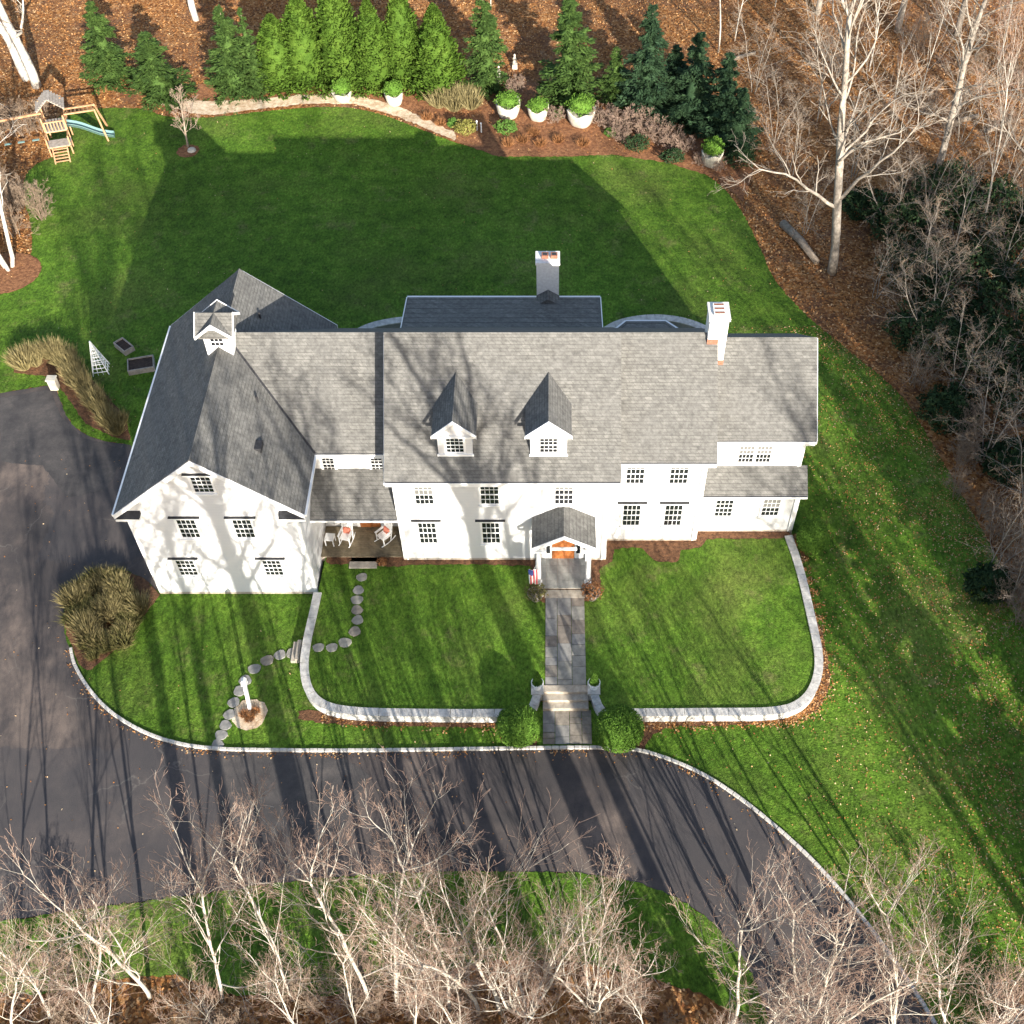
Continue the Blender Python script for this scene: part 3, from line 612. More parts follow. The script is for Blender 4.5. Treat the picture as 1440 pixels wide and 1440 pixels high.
# --- dormers
for xa, xb, apx_ in ((617, 665, (638, 525)), (746, 797, (770, 523))):
    pl, pr = plane_hit((xa, 640), me_), plane_hit((xb, 640), me_); Yd = pl.y; ap = plane_hit(apx_, me_)
    X0, X1 = pl.x, pr.x; xc = (X0 + X1) / 2; ez = 8.78; rz = 9.72; ov = .22
    dm = hb(MB().prism([(X0, pl.z - .02), (X1, pl.z - .02), (X1, ez), (xc, rz - .2), (X0, ez)], 'y', Yd, Yd + 3.4), 'dormer', 'clapboard')
    tt = (rz - ez + .0) / (xc - X0 + ov) ; ez2 = ez - .02
    b = MB(); yb = Yd + (rz - pl.z) / T + .12
    b.prism([(X0 - ov, ez2), (xc, rz), (X1 + ov, ez2), (X1 + ov, ez2 - .14), (xc, rz - .17), (X0 - ov, ez2 - .14)], 'y', Yd - .2, yb)
    hb(b, 'dormer_roof', 'shingle', dm)
    hb(MB().prism([(X0 - ov - .02, ez2 + .02), (xc, rz + .02), (X1 + ov + .02, ez2 + .02), (X1 + ov + .02, ez2 - .16), (xc, rz - .2), (X0 - ov - .02, ez2 - .16)], 'y', Yd - .25, Yd - .203), 'rake_board', 'trim', dm)
    hb(MB().box(X0 - .18, X1 + .18, Yd - .16, Yd - .004, ez - .24, ez - .14), 'cornice', 'trim', dm)
    hb(MB().box(X0 - .05, X1 + .05, Yd - .06, Yd - .003, pl.z - .03, pl.z + .09), 'dormer_sill', 'trim', dm)
    wz_ = atY(0, 625, Yd).z
    window(xc, wz_ - .02, Yd, .78, .98, 4, 4, False, dm)
# --- cupola
cy0 = 5.0; cw = .60; cxx = gx
cup = hb(MB().box(cxx - cw, cxx + cw, cy0, cy0 + 2 * cw, 8.6, 10.65), 'cupola', 'trim')
b = MB(); r_ = cw + .25; ze, zr = 10.6, 11.35; yc = cy0 + cw
b.prism([(cxx - r_, ze), (cxx, zr), (cxx + r_, ze), (cxx + r_, ze - .1), (cxx, zr - .13), (cxx - r_, ze - .1)], 'y', yc - r_, yc + r_)
hb(b, 'cupola_roof', 'shingle', cup)
b = MB(); b.prism([(yc - r_ + .004, ze - .003), (yc, zr - .003), (yc + r_ - .004, ze - .003), (yc + r_ - .004, ze - .1), (yc, zr - .14), (yc - r_ + .004, ze - .1)], 'x', cxx - r_ - .004, cxx + r_ + .004)
hb(b, 'cupola_roof', 'shingle', cup)
hb(MB().prism([(cxx - cw, 10.5), (cxx + cw, 10.5), (cxx, zr - .12)], 'y', cy0 - .002, cy0 + 2 * cw + .002), 'cupola_gable', 'trim', cup)
hb(MB().prism([(yc - cw, 10.5), (yc + cw, 10.5), (yc, zr - .12)], 'x', cxx - cw - .002, cxx + cw + .002), 'cupola_gable', 'trim', cup)
for y0 in (yc - r_ - .045, yc + r_ + .003):
    hb(MB().prism([(cxx - r_ - .02, ze + .02), (cxx, zr + .03), (cxx + r_ + .02, ze + .02), (cxx + r_ + .02, ze - .13), (cxx, zr - .16), (cxx - r_ - .02, ze - .13)], 'y', y0, y0 + .042), 'rake_board', 'trim', cup)
for x0 in (cxx - r_ - .05, cxx + r_ + .008):
    hb(MB().prism([(yc - r_ - .02, ze + .02), (yc, zr + .03), (yc + r_ + .02, ze + .02), (yc + r_ + .02, ze - .13), (yc, zr - .16), (yc - r_ - .02, ze - .13)], 'x', x0, x0 + .042), 'rake_board', 'trim', cup)
window(cxx, 10.12, cy0, .58, .5, 3, 2, False, cup, False)
# --- portico
PX0, PX1, PYF = -.92, 2.12, -1.9; pc = (PX0 + PX1) / 2; pe, pr_ = 3.42, 4.36
pb = MB().prism([(PX0, pe), (pc, pr_), (PX1, pe), (PX1, pe - .14), (pc, pr_ - .17), (PX0, pe - .14)], 'y', PYF, -.005)
prt = hb(pb, 'portico_roof', 'shingle')
hb(MB().prism([(PX0 - .03, pe + .02), (pc, pr_ + .02), (PX1 + .03, pe + .02), (PX1 + .03, pe - .2), (pc, pr_ - .2), (PX0 - .03, pe - .2)], 'y', PYF - .06, PYF - .003), 'rake_board', 'trim', prt)
for x0, x1 in ((PX0, PX0 + .7), (PX1 - .7, PX1)):
    hb(MB().box(x0, x1, PYF - .05, PYF + .1, pe - .32, pe - .205), 'cornice_return', 'trim', prt)
for x in (PX0 + .2, PX1 - .42): hb(MB().box(x, x + .22, PYF + .14, -.006, pe - .36, pe - .1), 'portico_beam', 'trim', prt)
hb(MB().box(PX0 + .9, PX1 - .9, PYF + .16, PYF + .24, pe - .36, pe - .2), 'tie_rod', 'trim', prt)
hb(MB().box(PX0 + .15, PX1 - .15, -1.8, -.024, -.25, .12), 'porch_base', 'foundation')
for i in range(5):
    for j in range(4):
        x0 = PX0 + .13 + i * .556; y0 = -1.86 + j * .458
        hb(MB().box(x0 + .006, x0 + .55, y0 + .006, y0 + .452, .122, .17 + rg.uniform(0, .004)), 'porch_slab', 'bluestone')
hb(MB().box(-.32, 1.66, -2.36, -1.865, -.1, .045), 'porch_step', 'step_stone', bevel=.012)
for x in (PX0 + .31, PX1 - .31):
    co = hb(MB().lathe([(.15, .17), (.15, .26), (.115, .28), (.125, 1.2), (.10, 2.85), (.10, 2.9), (.15, 2.93), (.15, 3.07)], (x, -1.55, 0), 18), 'column', 'trim')
    hb(MB().box(x - .17, x + .17, -1.72, -1.38, .165, .20), 'plinth', 'trim', co)
for x in (PX0 + .31, PX1 - .31): hb(MB().box(x - .11, x + .11, -.24, -.024, .17, 3.05), 'pilaster', 'trim')
fd = hb(MB().box(.05, 1.15, -.05, -.003, .17, 2.35), 'front_door', 'door_wood')
for x0 in (.14, .65):
    for z0, z1 in ((.3, .9), (1.0, 1.7), (1.8, 2.25)): hb(MB().box(x0, x0 + .4, -.068, -.052, z0, z1), 'door_panel', 'door_wood', fd)
hb(MB().box(1.02, 1.07, -.12, -.052, 1.1, 1.25), 'door_handle', 'metal_dark', fd)
for x0, x1 in ((-.32, .03), (1.17, 1.52)): hb(MB().box(x0, x1, -.04, -.003, .17, 2.5), 'sidelight', 'trim', fd); hb(MB().box(x0 + .08, x1 - .08, -.05, -.042, .6, 2.3), 'sidelight_glass', 'glass', fd)
hb(MB().box(.03, 1.17, -.045, -.004, 2.36, 2.62), 'transom', 'trim', fd)

# ================================================================== PLANTS
def grow_tree(seed, H, r0, clear=.38, nlimb=9, spread=.75, dens=1.0, lean=(0, 0), up=.18, rmin=.012, stems=1, wob=.06, nch=(6, 5, 4), js=1.0, asc=1.0, fl=.75):
    rg = random.Random(seed); parts = [MB(), MB(), MB()]
    NS = (10, 7, 5, 3, 2); KS = (8, 5, 4, 3, 3)
    def rv(s): return Vector((rg.gauss(0, s), rg.gauss(0, s), rg.gauss(0, s * .7)))
    def branch(p, d, L, r, lvl):
        n = NS[lvl]; pts = [Vector(p)]; rad = [r]; d = d.normalized(); tip = (.45, .3, .3, .4, .5)[lvl]
        for i in range(n):
            d = (d + rv((wob, .16 * js, .20 * js, .24 * js, .28 * js)[lvl]) + Vector((0, 0, up * (.3, 1, 1, .7, .5)[lvl] / n * 3))).normalized()
            pts.append(pts[-1] + d * L / n); rad.append(max(rmin, r * (1 - (1 - tip) * (i + 1) / n)))
        parts[0 if lvl == 0 else (1 if lvl < 3 else 2)].tube(pts, rad, KS[lvl], lvl == 0)
        if lvl == 4: return
        nc = (nlimb, *nch)[lvl] * (dens if lvl > 0 else 1); nc = int(nc) + (rg.random() < nc % 1)
        st = (clear, .22, .2, .25)[lvl]
        for k in range(nc):
            t = st + (1 - st) * ((k + rg.random() * .9) / nc); t = min(t, .99); f = t * n; i = int(f); q = pts[i].lerp(pts[min(i + 1, n)], f - i)
            dd = (pts[min(i + 1, n)] - pts[i]).normalized(); az = rg.uniform(0, 6.283) if lvl else k * 2.4 + rg.uniform(-.4, .4)
            o = dd.orthogonal().normalized(); o = Matrix.Rotation(az, 3, dd) @ o
            an = (rg.uniform(.55, .95) * spread, rg.uniform(.5, .85) * asc, rg.uniform(.45, .9) * asc, rg.uniform(.4, .9) * asc)[lvl]
            cd = dd * math.cos(an) + o * math.sin(an)
            if lvl: cd.z = cd.z * fl + .06
            LL = L * ((.50 * (1.12 - .62 * t)), .48 * (1.1 - .4 * t), .46, .5)[lvl] * rg.uniform(.75, 1.2)
            branch(q, cd, LL, max(rmin, (rad[i]) * (.46, .5, .5, .55)[lvl] * rg.uniform(.8, 1.1)), lvl + 1)
        if lvl in (0, 1):      # the leader forks at the top
            for k in range(2 + (lvl == 0)):
                o = Matrix.Rotation(rg.uniform(0, 6.28), 3, d) @ d.orthogonal().normalized()
                branch(pts[-1], d + o * .45, L * (.30 if lvl == 0 else .4) * rg.uniform(.8, 1.1), rad[-1] * .8, lvl + 1)
    for s in range(stems):
        a_ = s * 6.283 / stems + rg.random(); o = Vector((math.cos(a_), math.sin(a_), 0))
        branch(o * (.18 if stems > 1 else 0) + Vector((0, 0, -.25)), Vector((lean[0], lean[1], 1)) + o * (.22 if stems > 1 else 0), H * .78 * rg.uniform(.88, 1), r0, 0)
    return parts
def tree_proto(name, m, tw, **k):
    P = grow_tree(**k); root = empty(name)
    P[0].build('trunk', m, root, True); P[1].build('limbs', m, root, True); P[2].build('twigs', tw, root)
    return root
def proto_done(o):
    for c in list(o.children): bpy.data.objects.remove(c)
    bpy.data.objects.remove(o)
def place(proto, p, rz, sc, label, cat, group, name=None):
    o = clone(proto, p, rz, sc)
    if name: o.name = name
    return tag(o, label, cat, group)
rg = random.Random(11)
NC = (4.6, 3.6, 3.0)
TALL = [tree_proto('bare_tree', 'bark_pale', 'twig_pink', seed=221 + i, H=20, r0=.082 + .008 * i, clear=(.22, .32, .26, .18)[i], nlimb=(9, 8, 10, 9)[i], spread=(.52, .46, .6, .5)[i], up=(.16, .18, .14, .17)[i], rmin=.0052, nch=(5.0, 4.0, 3.0), wob=.035, js=.55, asc=.78, fl=1.0) for i in range(4)]
MULTI = tree_proto('bare_tree', 'bark_pale', 'twig_pink', seed=48, H=18, r0=.10, clear=.25, nlimb=6, spread=.5, up=.16, rmin=.0068, nch=(4.4, 3.6, 2.8), stems=6, wob=.04, js=.55, asc=.78, fl=1.0)
CAST = [tree_proto('bare_tree', 'bark_pale', 'twig_brown', seed=151 + i, H=27, r0=(.46, .66)[i], clear=.64, nlimb=9, spread=.75, up=.2, rmin=.022, nch=(4, 2.8, 1.5), wob=.02) for i in range(2)]
BIG = [tree_proto('bare_tree', 'bark_grey', 'twig_pale', seed=51 + i, H=24, r0=.34, clear=.26, nlimb=13, spread=.95, up=.10, rmin=.009, nch=(6, 4.4, 3), wob=.04) for i in range(2)]
BIRCH = tree_proto('birch_tree', 'bark_white', 'twig_brown', seed=71, H=13, r0=.14, clear=.4, nlimb=7, spread=.8, stems=3, up=.1, nch=(4, 3, 2.5), rmin=.009)
WHITE = tree_proto('bare_tree', 'bark_white', 'twig_pale', seed=75, H=20, r0=.36, clear=.3, nlimb=7, spread=.9, up=.05, nch=(4, 3, 2.5))
SAP = [tree_proto('sapling', 'bark_grey', 'twig_brown', seed=81 + i, H=8.5, r0=.05, clear=.12, nlimb=7, spread=1.15, stems=3, rmin=.0065, nch=(4.2, 3, 2), up=.03) for i in range(2)]
SHR = [tree_proto('bare_shrub', 'twig_brown', 'twig_brown', seed=91 + i, H=2.6, r0=.025, clear=.1, nlimb=5, spread=1.1, stems=6, rmin=.006, up=.05, nch=(3.5, 2.6, 2)) for i in range(2)]
SMALL = tree_proto('ornamental_tree', 'bark_brown', 'twig_pink', seed=101, H=4.6, r0=.09, clear=.22, nlimb=9, spread=1.0, rmin=.007, up=.16, nch=(4.5, 3.5, 2.6))

# tall bare trees south of the drive, crowns rising into the picture (apex surveyed at its height)
south = [(-10, 1270, 13), (45, 1250, 12), (100, 1225, 13), (165, 1165, 15), (240, 1152, 16), (325, 1168, 15), (430, 1160, 16), (480, 1150, 16.5), (580, 1158, 16.5), (635, 1165, 16.5), (680, 1190, 15),
         (735, 1258, 11), (842, 1262, 10), (925, 1335, 8), (1105, 1235, 14), (1150, 1262, 12), (1215, 1255, 13), (1310, 1250, 14), (1370, 1265, 13), (1435, 1238, 15), (265, 1330, 9), (1010, 1400, 7), (1180, 1360, 8.5), (140, 1330, 10), (360, 1320, 10.5), (455, 1330, 10), (540, 1320, 11), (640, 1330, 10), (1110, 1370, 8), (1290, 1350, 9.5), (1395, 1345, 10), (780, 1390, 7)]
for i, (x, y, h) in enumerate(south):
    h *= .95; p = at(x, y + 34, D + h); tl = .30 * sm((430 - x) / 430) - .22 * sm((x - 1120) / 320); p.x -= h * math.sin(tl); p.z = gz(p.x, p.y); k = h / 20
    o = place(MULTI if i in (11, 12, 16) else TALL[i % 4], p, rg.uniform(0, 6.28), (k * 1.18, k * 1.18, k), 'tall leafless tree with pale branches and pinkish twigs on the south side of the drive', 'tree', 'bare trees south of the drive'); o.rotation_euler = (Matrix.Rotation(tl, 3, 'Y') @ Matrix.Rotation(rg.uniform(0, 6.28), 3, 'Z')).to_euler()
# great trees further south whose long shadows cross drive, lawn and house
for i, (x, y, Y, h) in enumerate([(222, 1037, -37, 25), (234, 1037, -35, 22), (281, 1037, -38, 23), (390, 1053, -36, 27), (545, 1040, -37, 25), (835, 1165, -36, 28), (905, 1165, -38, 23), (700, 1150, -44, 21)]):
    p = at(x, y); X = p.x + (p.y - Y) * math.tan(R(SUN_AZ)); k = h / 27
    place(CAST[1 if h > 26 else 0], (X, Y, gz(X, Y)), rg.uniform(0, 6.28), k, 'big leafless forest tree with stout trunk beyond the trees south of the drive', 'tree', 'great trees to the south')
for i in range(44):
    Y = -50 + rg.random() * 44; X = 18 + rg.random() ** 1.4 * 22 + max(0, -14 - Y) * .37 + (7 if Y > -27 else 0)
    k = rg.uniform(.75, 1.0); place((TALL + BIG + CAST)[i % 7], (X, Y, gz(X, Y)), rg.uniform(0, 6.28), k, 'tall leafless tree in the woods south-east of the side lawn', 'tree', 'bare trees of the south-east woods')
for i in range(22):  # extra trees added, mostly out of view, to shade the east forest floor
    X = 31 + rg.random() * 24; Y = -14 + rg.random() * 50
    place((TALL + BIG)[i % 6], (X, Y, gz(X, Y)), rg.uniform(0, 6.28), rg.uniform(.7, .95), 'tall leafless tree added deep in the east woods to shade the ground', 'tree', 'added shade trees deep in the east woods')
# woods at the back and on the right
p = atg(1170, 384); place(BIG[0], p, 2.2, (.9, .9, .95), 'big leafless tree with thick pale trunk at the lawn edge, beside a fallen log', 'tree', None)
for i, (x, y, k) in enumerate([(1313, 262, .8), (1372, 348, .85), (1222, 100, .6), (1262, 45, .8), (1292, 150, .55), (1402, 95, .85), (1345, 50, .75), (1432, 210, .8), (1330, 20, .7), (1440, 330, .8), (1250, 190, .45), (1475, 120, .9), (1150, 20, .7), (1090, 10, .6)]):
    p = atg(x, y); place(TALL[i % 4] if i % 3 else BIG[1], p, rg.uniform(0, 6.28), k, 'leafless forest tree standing in leaf litter in the woods beside the side lawn', 'tree', 'bare trees of the east woods')
for i, (x, y, k) in enumerate([(1010, 74, .8), (1033, 58, .55), (945, -15, .7), (860, -25, .8), (765, 0, .6), (690, 14, .6), (622, 2, .5), (560, -40, .8), (400, -60, .9), (180, -60, .8)]):
    p = atg(x, y); place(TALL[(i + 1) % 4], p, rg.uniform(0, 6.28), k, 'slender leafless tree in the brown woods behind the evergreen row', 'tree', 'bare trees behind the evergreens')
for lab, x, y, k in (('pale-barked bare tree with stout white trunk behind the wooden play set', 52, 122, 1.0), ('pale-barked bare tree leaning beside another white trunk, behind the play set', 38, 112, .9), ('white-trunked bare tree rising behind the gap between the spruces', 276, 28, .8)):
    place(WHITE, atg(x, y), x * .1, k, lab, 'tree', None)
place(BIRCH, atg(12, 378), .4, 1.0, 'clump of white birch stems in a round mulch bed beside the lawn', 'tree', None, 'birch_tree')
place(BIRCH, atg(-40, 300), 1.9, .9, 'clump of white birch stems at the wood edge behind the round mulch bed', 'tree', None, 'birch_tree')
place(SMALL, atg(264, 208), 1.2, 1.0, 'small bare ornamental tree in a mulch ring on the back lawn', 'tree', None)
for i, (x, y, k) in enumerate([(1395, 805, .75), (1440, 720, .9), (1420, 850, .7), (1450, 640, 1), (1380, 650, .8), (1340, 560, .8), (1300, 480, .9), (1290, 420, .8), (1250, 330, .8), (1330, 400, 1), (1400, 420, 1), (1440, 520, 1), (1200, 250, .8), (1130, 330, .6), (1110, 250, .7), (1090, 200, .7), (1150, 170, .8), (1350, 200, .9), (1410, 280, .9), (1060, 130, .8), (1180, 110, .8), (1300, 320, .9), (1230, 420, .6), (1280, 540, .5)]):
    place(SAP[i % 2], atg(x, y), rg.uniform(0, 6.28), k, 'thin many-stemmed bare sapling in the undergrowth along the side lawn', 'sapling', 'saplings at the wood edge')
for i in range(46):
    x, y = (rg.uniform(1120, 1460), rg.uniform(60, 700)) if i < 30 else (rg.uniform(-30, 60), rg.uniform(180, 380))
    if i < 30 and x < 1130 + y * .28: x += 150
    place(SHR[i % 2], atg(x, y), rg.uniform(0, 6.28), rg.uniform(.7, 1.2), 'low tangled bare shrub growing in the leaf litter of the %s' % ('east woods' if i < 30 else 'west wood edge'), 'shrub', 'bare shrubs, %s' % ('east' if i < 30 else 'west'))
for i, (x, y, k) in enumerate([(1400, 760, 1), (1425, 790, 1.1), (1380, 730, .8), (1440, 830, 1.2), (1410, 850, .9), (1435, 880, 1)]):
    place(SHR[i % 2], atg(x, y), i, k, 'sunlit tan bare shrub where the side lawn meets the woods', 'shrub', 'tan shrubs at the lawn edge')
for i in range(34):
    x, y = rg.uniform(-20, 1440), rg.uniform(1372, 1470)
    if 980 < x < 1330: continue
    place(SHR[i % 2], atg(x, y), rg.uniform(0, 6.28), rg.uniform(.6, 1.1), 'low bare shrub in the leaf litter under the trees south of the drive', 'shrub', 'bare shrubs under the south trees')
for pr in TALL + CAST + BIG + SAP + SHR + [MULTI, BIRCH, WHITE, SMALL]: proto_done(pr)

# ---- evergreens
def np_spruce(seed, h, rad, nb=130, per=80):
    r = np.random.default_rng(seed); u = r.random(nb) ** 1.25; z = h * (.03 + .95 * u); L = rad * (1 - z / h) ** .82 * r.uniform(.62, 1.18, nb) + .08
    az = np.arange(nb) * 2.39996 + r.uniform(-.3, .3, nb)
    s = r.random((nb, per)) ** .6; side = r.normal(0, 1, (nb, per)) * .20 * (1.2 - s) * L[:, None] + r.normal(0, .04, (nb, per))
    ca, sa = np.cos(az)[:, None], np.sin(az)[:, None]; Ls = s * L[:, None]
    P = np.stack([ca * Ls - sa * side, sa * Ls + ca * side, z[:, None] - .30 * Ls + .16 * s * Ls + r.normal(0, .05, (nb, per)) - np.abs(side) * .2], -1).reshape(-1, 3)
    out = np.stack([ca + 0 * s - sa * np.sign(side) * .7, sa + 0 * s + ca * np.sign(side) * .7, -.05 + r.normal(0, .25, s.shape)], -1).reshape(-1, 3)
    U = unit(out + r.normal(0, .2, out.shape)); W = unit(np.cross(U, r.normal(0, .45, U.shape) + np.array([0, 0, 1.])))
    n = len(P); return leaf_mesh('spruce_crown', P, U, W, r.uniform(.20, .42, n), r.uniform(.06, .13, n))
def np_arbor(seed, h, rad, n=7500):
    r = np.random.default_rng(seed); z = h * r.random(n) ** 1.15; prof = rad * (1 - (z / h) ** 1.7) ** .75; a = r.uniform(0, 6.283, n)
    lump = 1 + .22 * np.sin(a * 4 + z * 2.1 + seed) * np.sin(z * 2.6 + a * 2 + seed) + .14 * np.sin(a * 9 - z * 5 + seed) + .08 * np.sin(seed + z * 1.3)
    rr = prof * lump * r.uniform(.72, 1.04, n); P = np.stack([rr * np.cos(a), rr * np.sin(a), z + .05], -1)
    o = np.stack([np.cos(a), np.sin(a), 0 * a], -1); U = unit(o * .6 + np.array([0, 0, .9]) + r.normal(0, .35, (n, 3))); W = unit(np.cross(U, o + r.normal(0, .5, (n, 3))))
    return leaf_mesh('arborvitae_crown', P, U, W, r.uniform(.16, .34, n), r.uniform(.07, .15, n))
def np_ball(seed, R3, n, ls, flat=0., inner=.86, lumps=.06):
    r = np.random.default_rng(seed); d = unit(r.normal(0, 1, (n, 3))); d[:, 2] = np.where(d[:, 2] < -.75, -d[:, 2], d[:, 2])
    lum = 1 + lumps * (np.sin(d[:, 0] * 6 + seed) * np.sin(d[:, 1] * 7) + np.sin(d[:, 2] * 8 + d[:, 0] * 5))
    P = d * lum[:, None] * r.uniform(inner, 1.03, n)[:, None] * np.array(R3); U = unit(d * .5 + r.normal(0, .6, (n, 3))); W = unit(np.cross(U, d + r.normal(0, .4, (n, 3))))
    P[:, 2] += R3[2]; return leaf_mesh('foliage', P, U, W, r.uniform(.7, 1.3, n) * ls, r.uniform(.35, .65, n) * ls)
def core(R3, m, parent, k=.84, zc=None):
    bm = bmesh.new(); bmesh.ops.create_icosphere(bm, subdivisions=3, radius=1); rr = random.Random(5)
    for v in bm.verts: v.co *= 1 + rr.uniform(-.05, .05); v.co = Vector((v.co.x * R3[0] * k, v.co.y * R3[1] * k, v.co.z * R3[2] * k + R3[2]))
    me = bpy.data.meshes.new('inner_foliage'); bm.to_mesh(me); bm.free(); return link('inner_foliage', me, m, parent)
def trunk(h, r, parent, m='bark_brown'): return MB().tube([(0, 0, -.2), (.02, .01, h * .5), (0, 0, h)], [r, r * .7, r * .2], 7).build('trunk', m, parent, True)
def evergreen(kind, seed, h, rad, m):
    root = empty(kind); me = np_spruce(seed, h, rad) if kind == 'spruce_tree' else np_arbor(seed, h, rad)
    link('crown', me, m, root); trunk(h * .93, .12, root)
    if kind != 'spruce_tree': MB().lathe([(rad * .55, .1), (rad * .75, h * .2), (rad * .62, h * .55), (rad * .3, h * .85), (.02, h * .96)], k=12).build('inner_foliage', m, root, True)
    else: MB().lathe([(rad * .26, .2), (rad * .27, h * .2), (rad * .14, h * .55), (.02, h * .9)], k=10).build('inner_foliage', m, root, True)
    return root
SP = [evergreen('spruce_tree', 5 + i, 7, 2.15, 'spruce') for i in range(5)]
SD = [evergreen('hemlock_tree'.replace('hemlock', 'spruce'), 15 + i, 7, 2.3, 'spruce_shaded') for i in range(2)]
AR = [evergreen('arborvitae_tree', 25 + i, 7, 1.35, 'arborvitae') for i in range(6)]
def tree_at(proto, base, tip, wpx, rad0, label, group=None):
    p = atg(*base); d = ray(*tip); t = (p.y + .35 - CY) / d.y; h = CH + d.z * t - p.z
    dep = (p - cam.location).dot(Vector((0, c_, -s_))); rad = wpx * 1.22 / 2 / F * dep
    return place(proto, p, rg.uniform(0, 6.28), (rad / rad0, rad / rad0, max(h, 1) / 7), label, 'tree', group)
tree_at(SP[0], (160, 112), (134, -2), 74, 2.15, 'blue-green spruce beside the play set, taller of a pair')
tree_at(SP[1], (228, 135), (206, 42), 84, 2.15, 'broad bushy spruce behind the small bare ornamental tree')
tree_at(SP[2], (336, 132), (308, 4), 84, 2.15, 'full spruce at the play-set end of the long evergreen row')
tree_at(SP[3], (362, 128), (362, 6), 46, 2.15, 'narrow spruce squeezed between full spruce and clipped conifers in the row')
for ar_i, (b_, t_, w_) in enumerate((((398, 122), (393, 18), 54), ((436, 120), (433, -10), 56), ((486, 118), (480, -30), 62), ((530, 122), (516, -5), 52), ((572, 118), (566, -18), 52), ((618, 130), (608, 4), 58))):
    tree_at(AR[ar_i], b_, t_, w_, 1.35, 'bright green columnar arborvitae, %s from the narrow spruce along the evergreen row' % ORD[ar_i], 'arborvitae of the evergreen row')
tree_at(SP[4], (685, 128), (666, -18), 72, 2.15, 'open-branched spruce at the end of the row, beside tan ornamental grass')
tree_at(SP[0], (800, 138), (798, -8), 96, 2.15, 'large spruce standing alone behind the three white planters')
tree_at(SP[2], (864, 145), (860, 62), 52, 2.15, 'small spruce between the large spruce and the shaded evergreens')
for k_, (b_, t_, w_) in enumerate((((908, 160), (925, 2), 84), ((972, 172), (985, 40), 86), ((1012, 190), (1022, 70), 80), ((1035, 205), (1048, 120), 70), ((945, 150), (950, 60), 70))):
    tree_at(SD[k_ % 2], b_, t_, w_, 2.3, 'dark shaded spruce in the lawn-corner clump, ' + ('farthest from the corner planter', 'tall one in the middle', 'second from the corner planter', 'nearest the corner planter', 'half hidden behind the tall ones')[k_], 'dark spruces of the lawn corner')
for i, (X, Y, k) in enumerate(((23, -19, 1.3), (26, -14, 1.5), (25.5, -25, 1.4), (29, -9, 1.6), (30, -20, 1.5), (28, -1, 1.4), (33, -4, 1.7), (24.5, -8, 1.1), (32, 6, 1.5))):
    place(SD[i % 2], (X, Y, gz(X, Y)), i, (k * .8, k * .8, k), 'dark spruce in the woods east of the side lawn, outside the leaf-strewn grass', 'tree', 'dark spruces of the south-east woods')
for pr in SP + SD + AR: proto_done(pr)

def shrub(name, p, R3, m, n, ls, label, cat='shrub', group=None, lumps=.06, cor=True, seed=None):
    root = tag(empty(name, p), label, cat, group); link('foliage', np_ball(seed or rg.randrange(999), R3, n, ls, lumps=lumps), m, root)
    if cor: core(R3, m, root)
    MB().tube([(0, 0, -.1), (0, 0, R3[2])], [.06, .03], 6).build('stem', 'bark_brown', root)
    return root
p = at(729, 1020, .42); shrub('boxwood_ball', (p.x, p.y, D), (1.0, 1.0, .98), 'boxwood', 9000, .085, 'clipped round boxwood at the drive end of the walk, on the flagpole side', lumps=.012)
p = at(870, 1025, .45); shrub('boxwood_ball', (p.x, p.y, D), (1.12, 1.08, 1.05), 'boxwood', 10000, .085, 'larger clipped boxwood at the drive end of the walk, its foot overhanging the kerb', lumps=.015)
p = at(1141, 758, .35); shrub('boxwood_shrub', (p.x, p.y, D), (.75, .85, 1.05), 'boxwood', 6000, .085, 'egg-shaped green shrub against the far low wing of the house', lumps=.03)
# evergreen undergrowth of the east woods
for i, (x, y, rx, rz) in enumerate([(1262, 330, 2.2, 1.5), (1320, 300, 2.6, 1.9), (1385, 330, 2.6, 2.0), (1435, 380, 2.6, 2.2), (1290, 400, 2.4, 1.7), (1350, 420, 2.8, 2.1), (1420, 470, 2.8, 2.2), (1300, 490, 2.2, 1.6), (1372, 520, 2.5, 1.9), (1440, 570, 2.4, 1.8), (1330, 590, 1.6, 1.1), (1410, 660, 1.5, 1.0), (1385, 830, 1.1, .8), (1210, 300, 1.4, 1.0)]):
    shrub('evergreen_shrub', atg(x, y), (rx * .95, rx * .9, rz * .8), 'rhodo', int(2000 * rx), .25, 'dark broadleaf evergreen shrub under the bare trees of the east woods', 'shrub', 'evergreen undergrowth of the east woods', lumps=.2, cor=False)
for i in range(26):  # unseen shrubs added below the frame to shade the island grass and litter
    X = -34 + (i % 17) * 4.2 + rg.uniform(-1, 1); Y = rg.uniform(-31, -28) + (2.2 if i > 16 else 0)
    shrub('evergreen_shrub', (X, Y, gz(X, Y)), (2.4, 1.9, rg.uniform(1.6, 2.3) * (1 if i < 17 else .6) * (.6 if X < -10 else 1)), 'rhodo', 3200, .30, 'dark evergreen shrub added out of view to shade the ground south of the drive', 'shrub', 'added shade shrubs south of the drive', lumps=.2, cor=False)
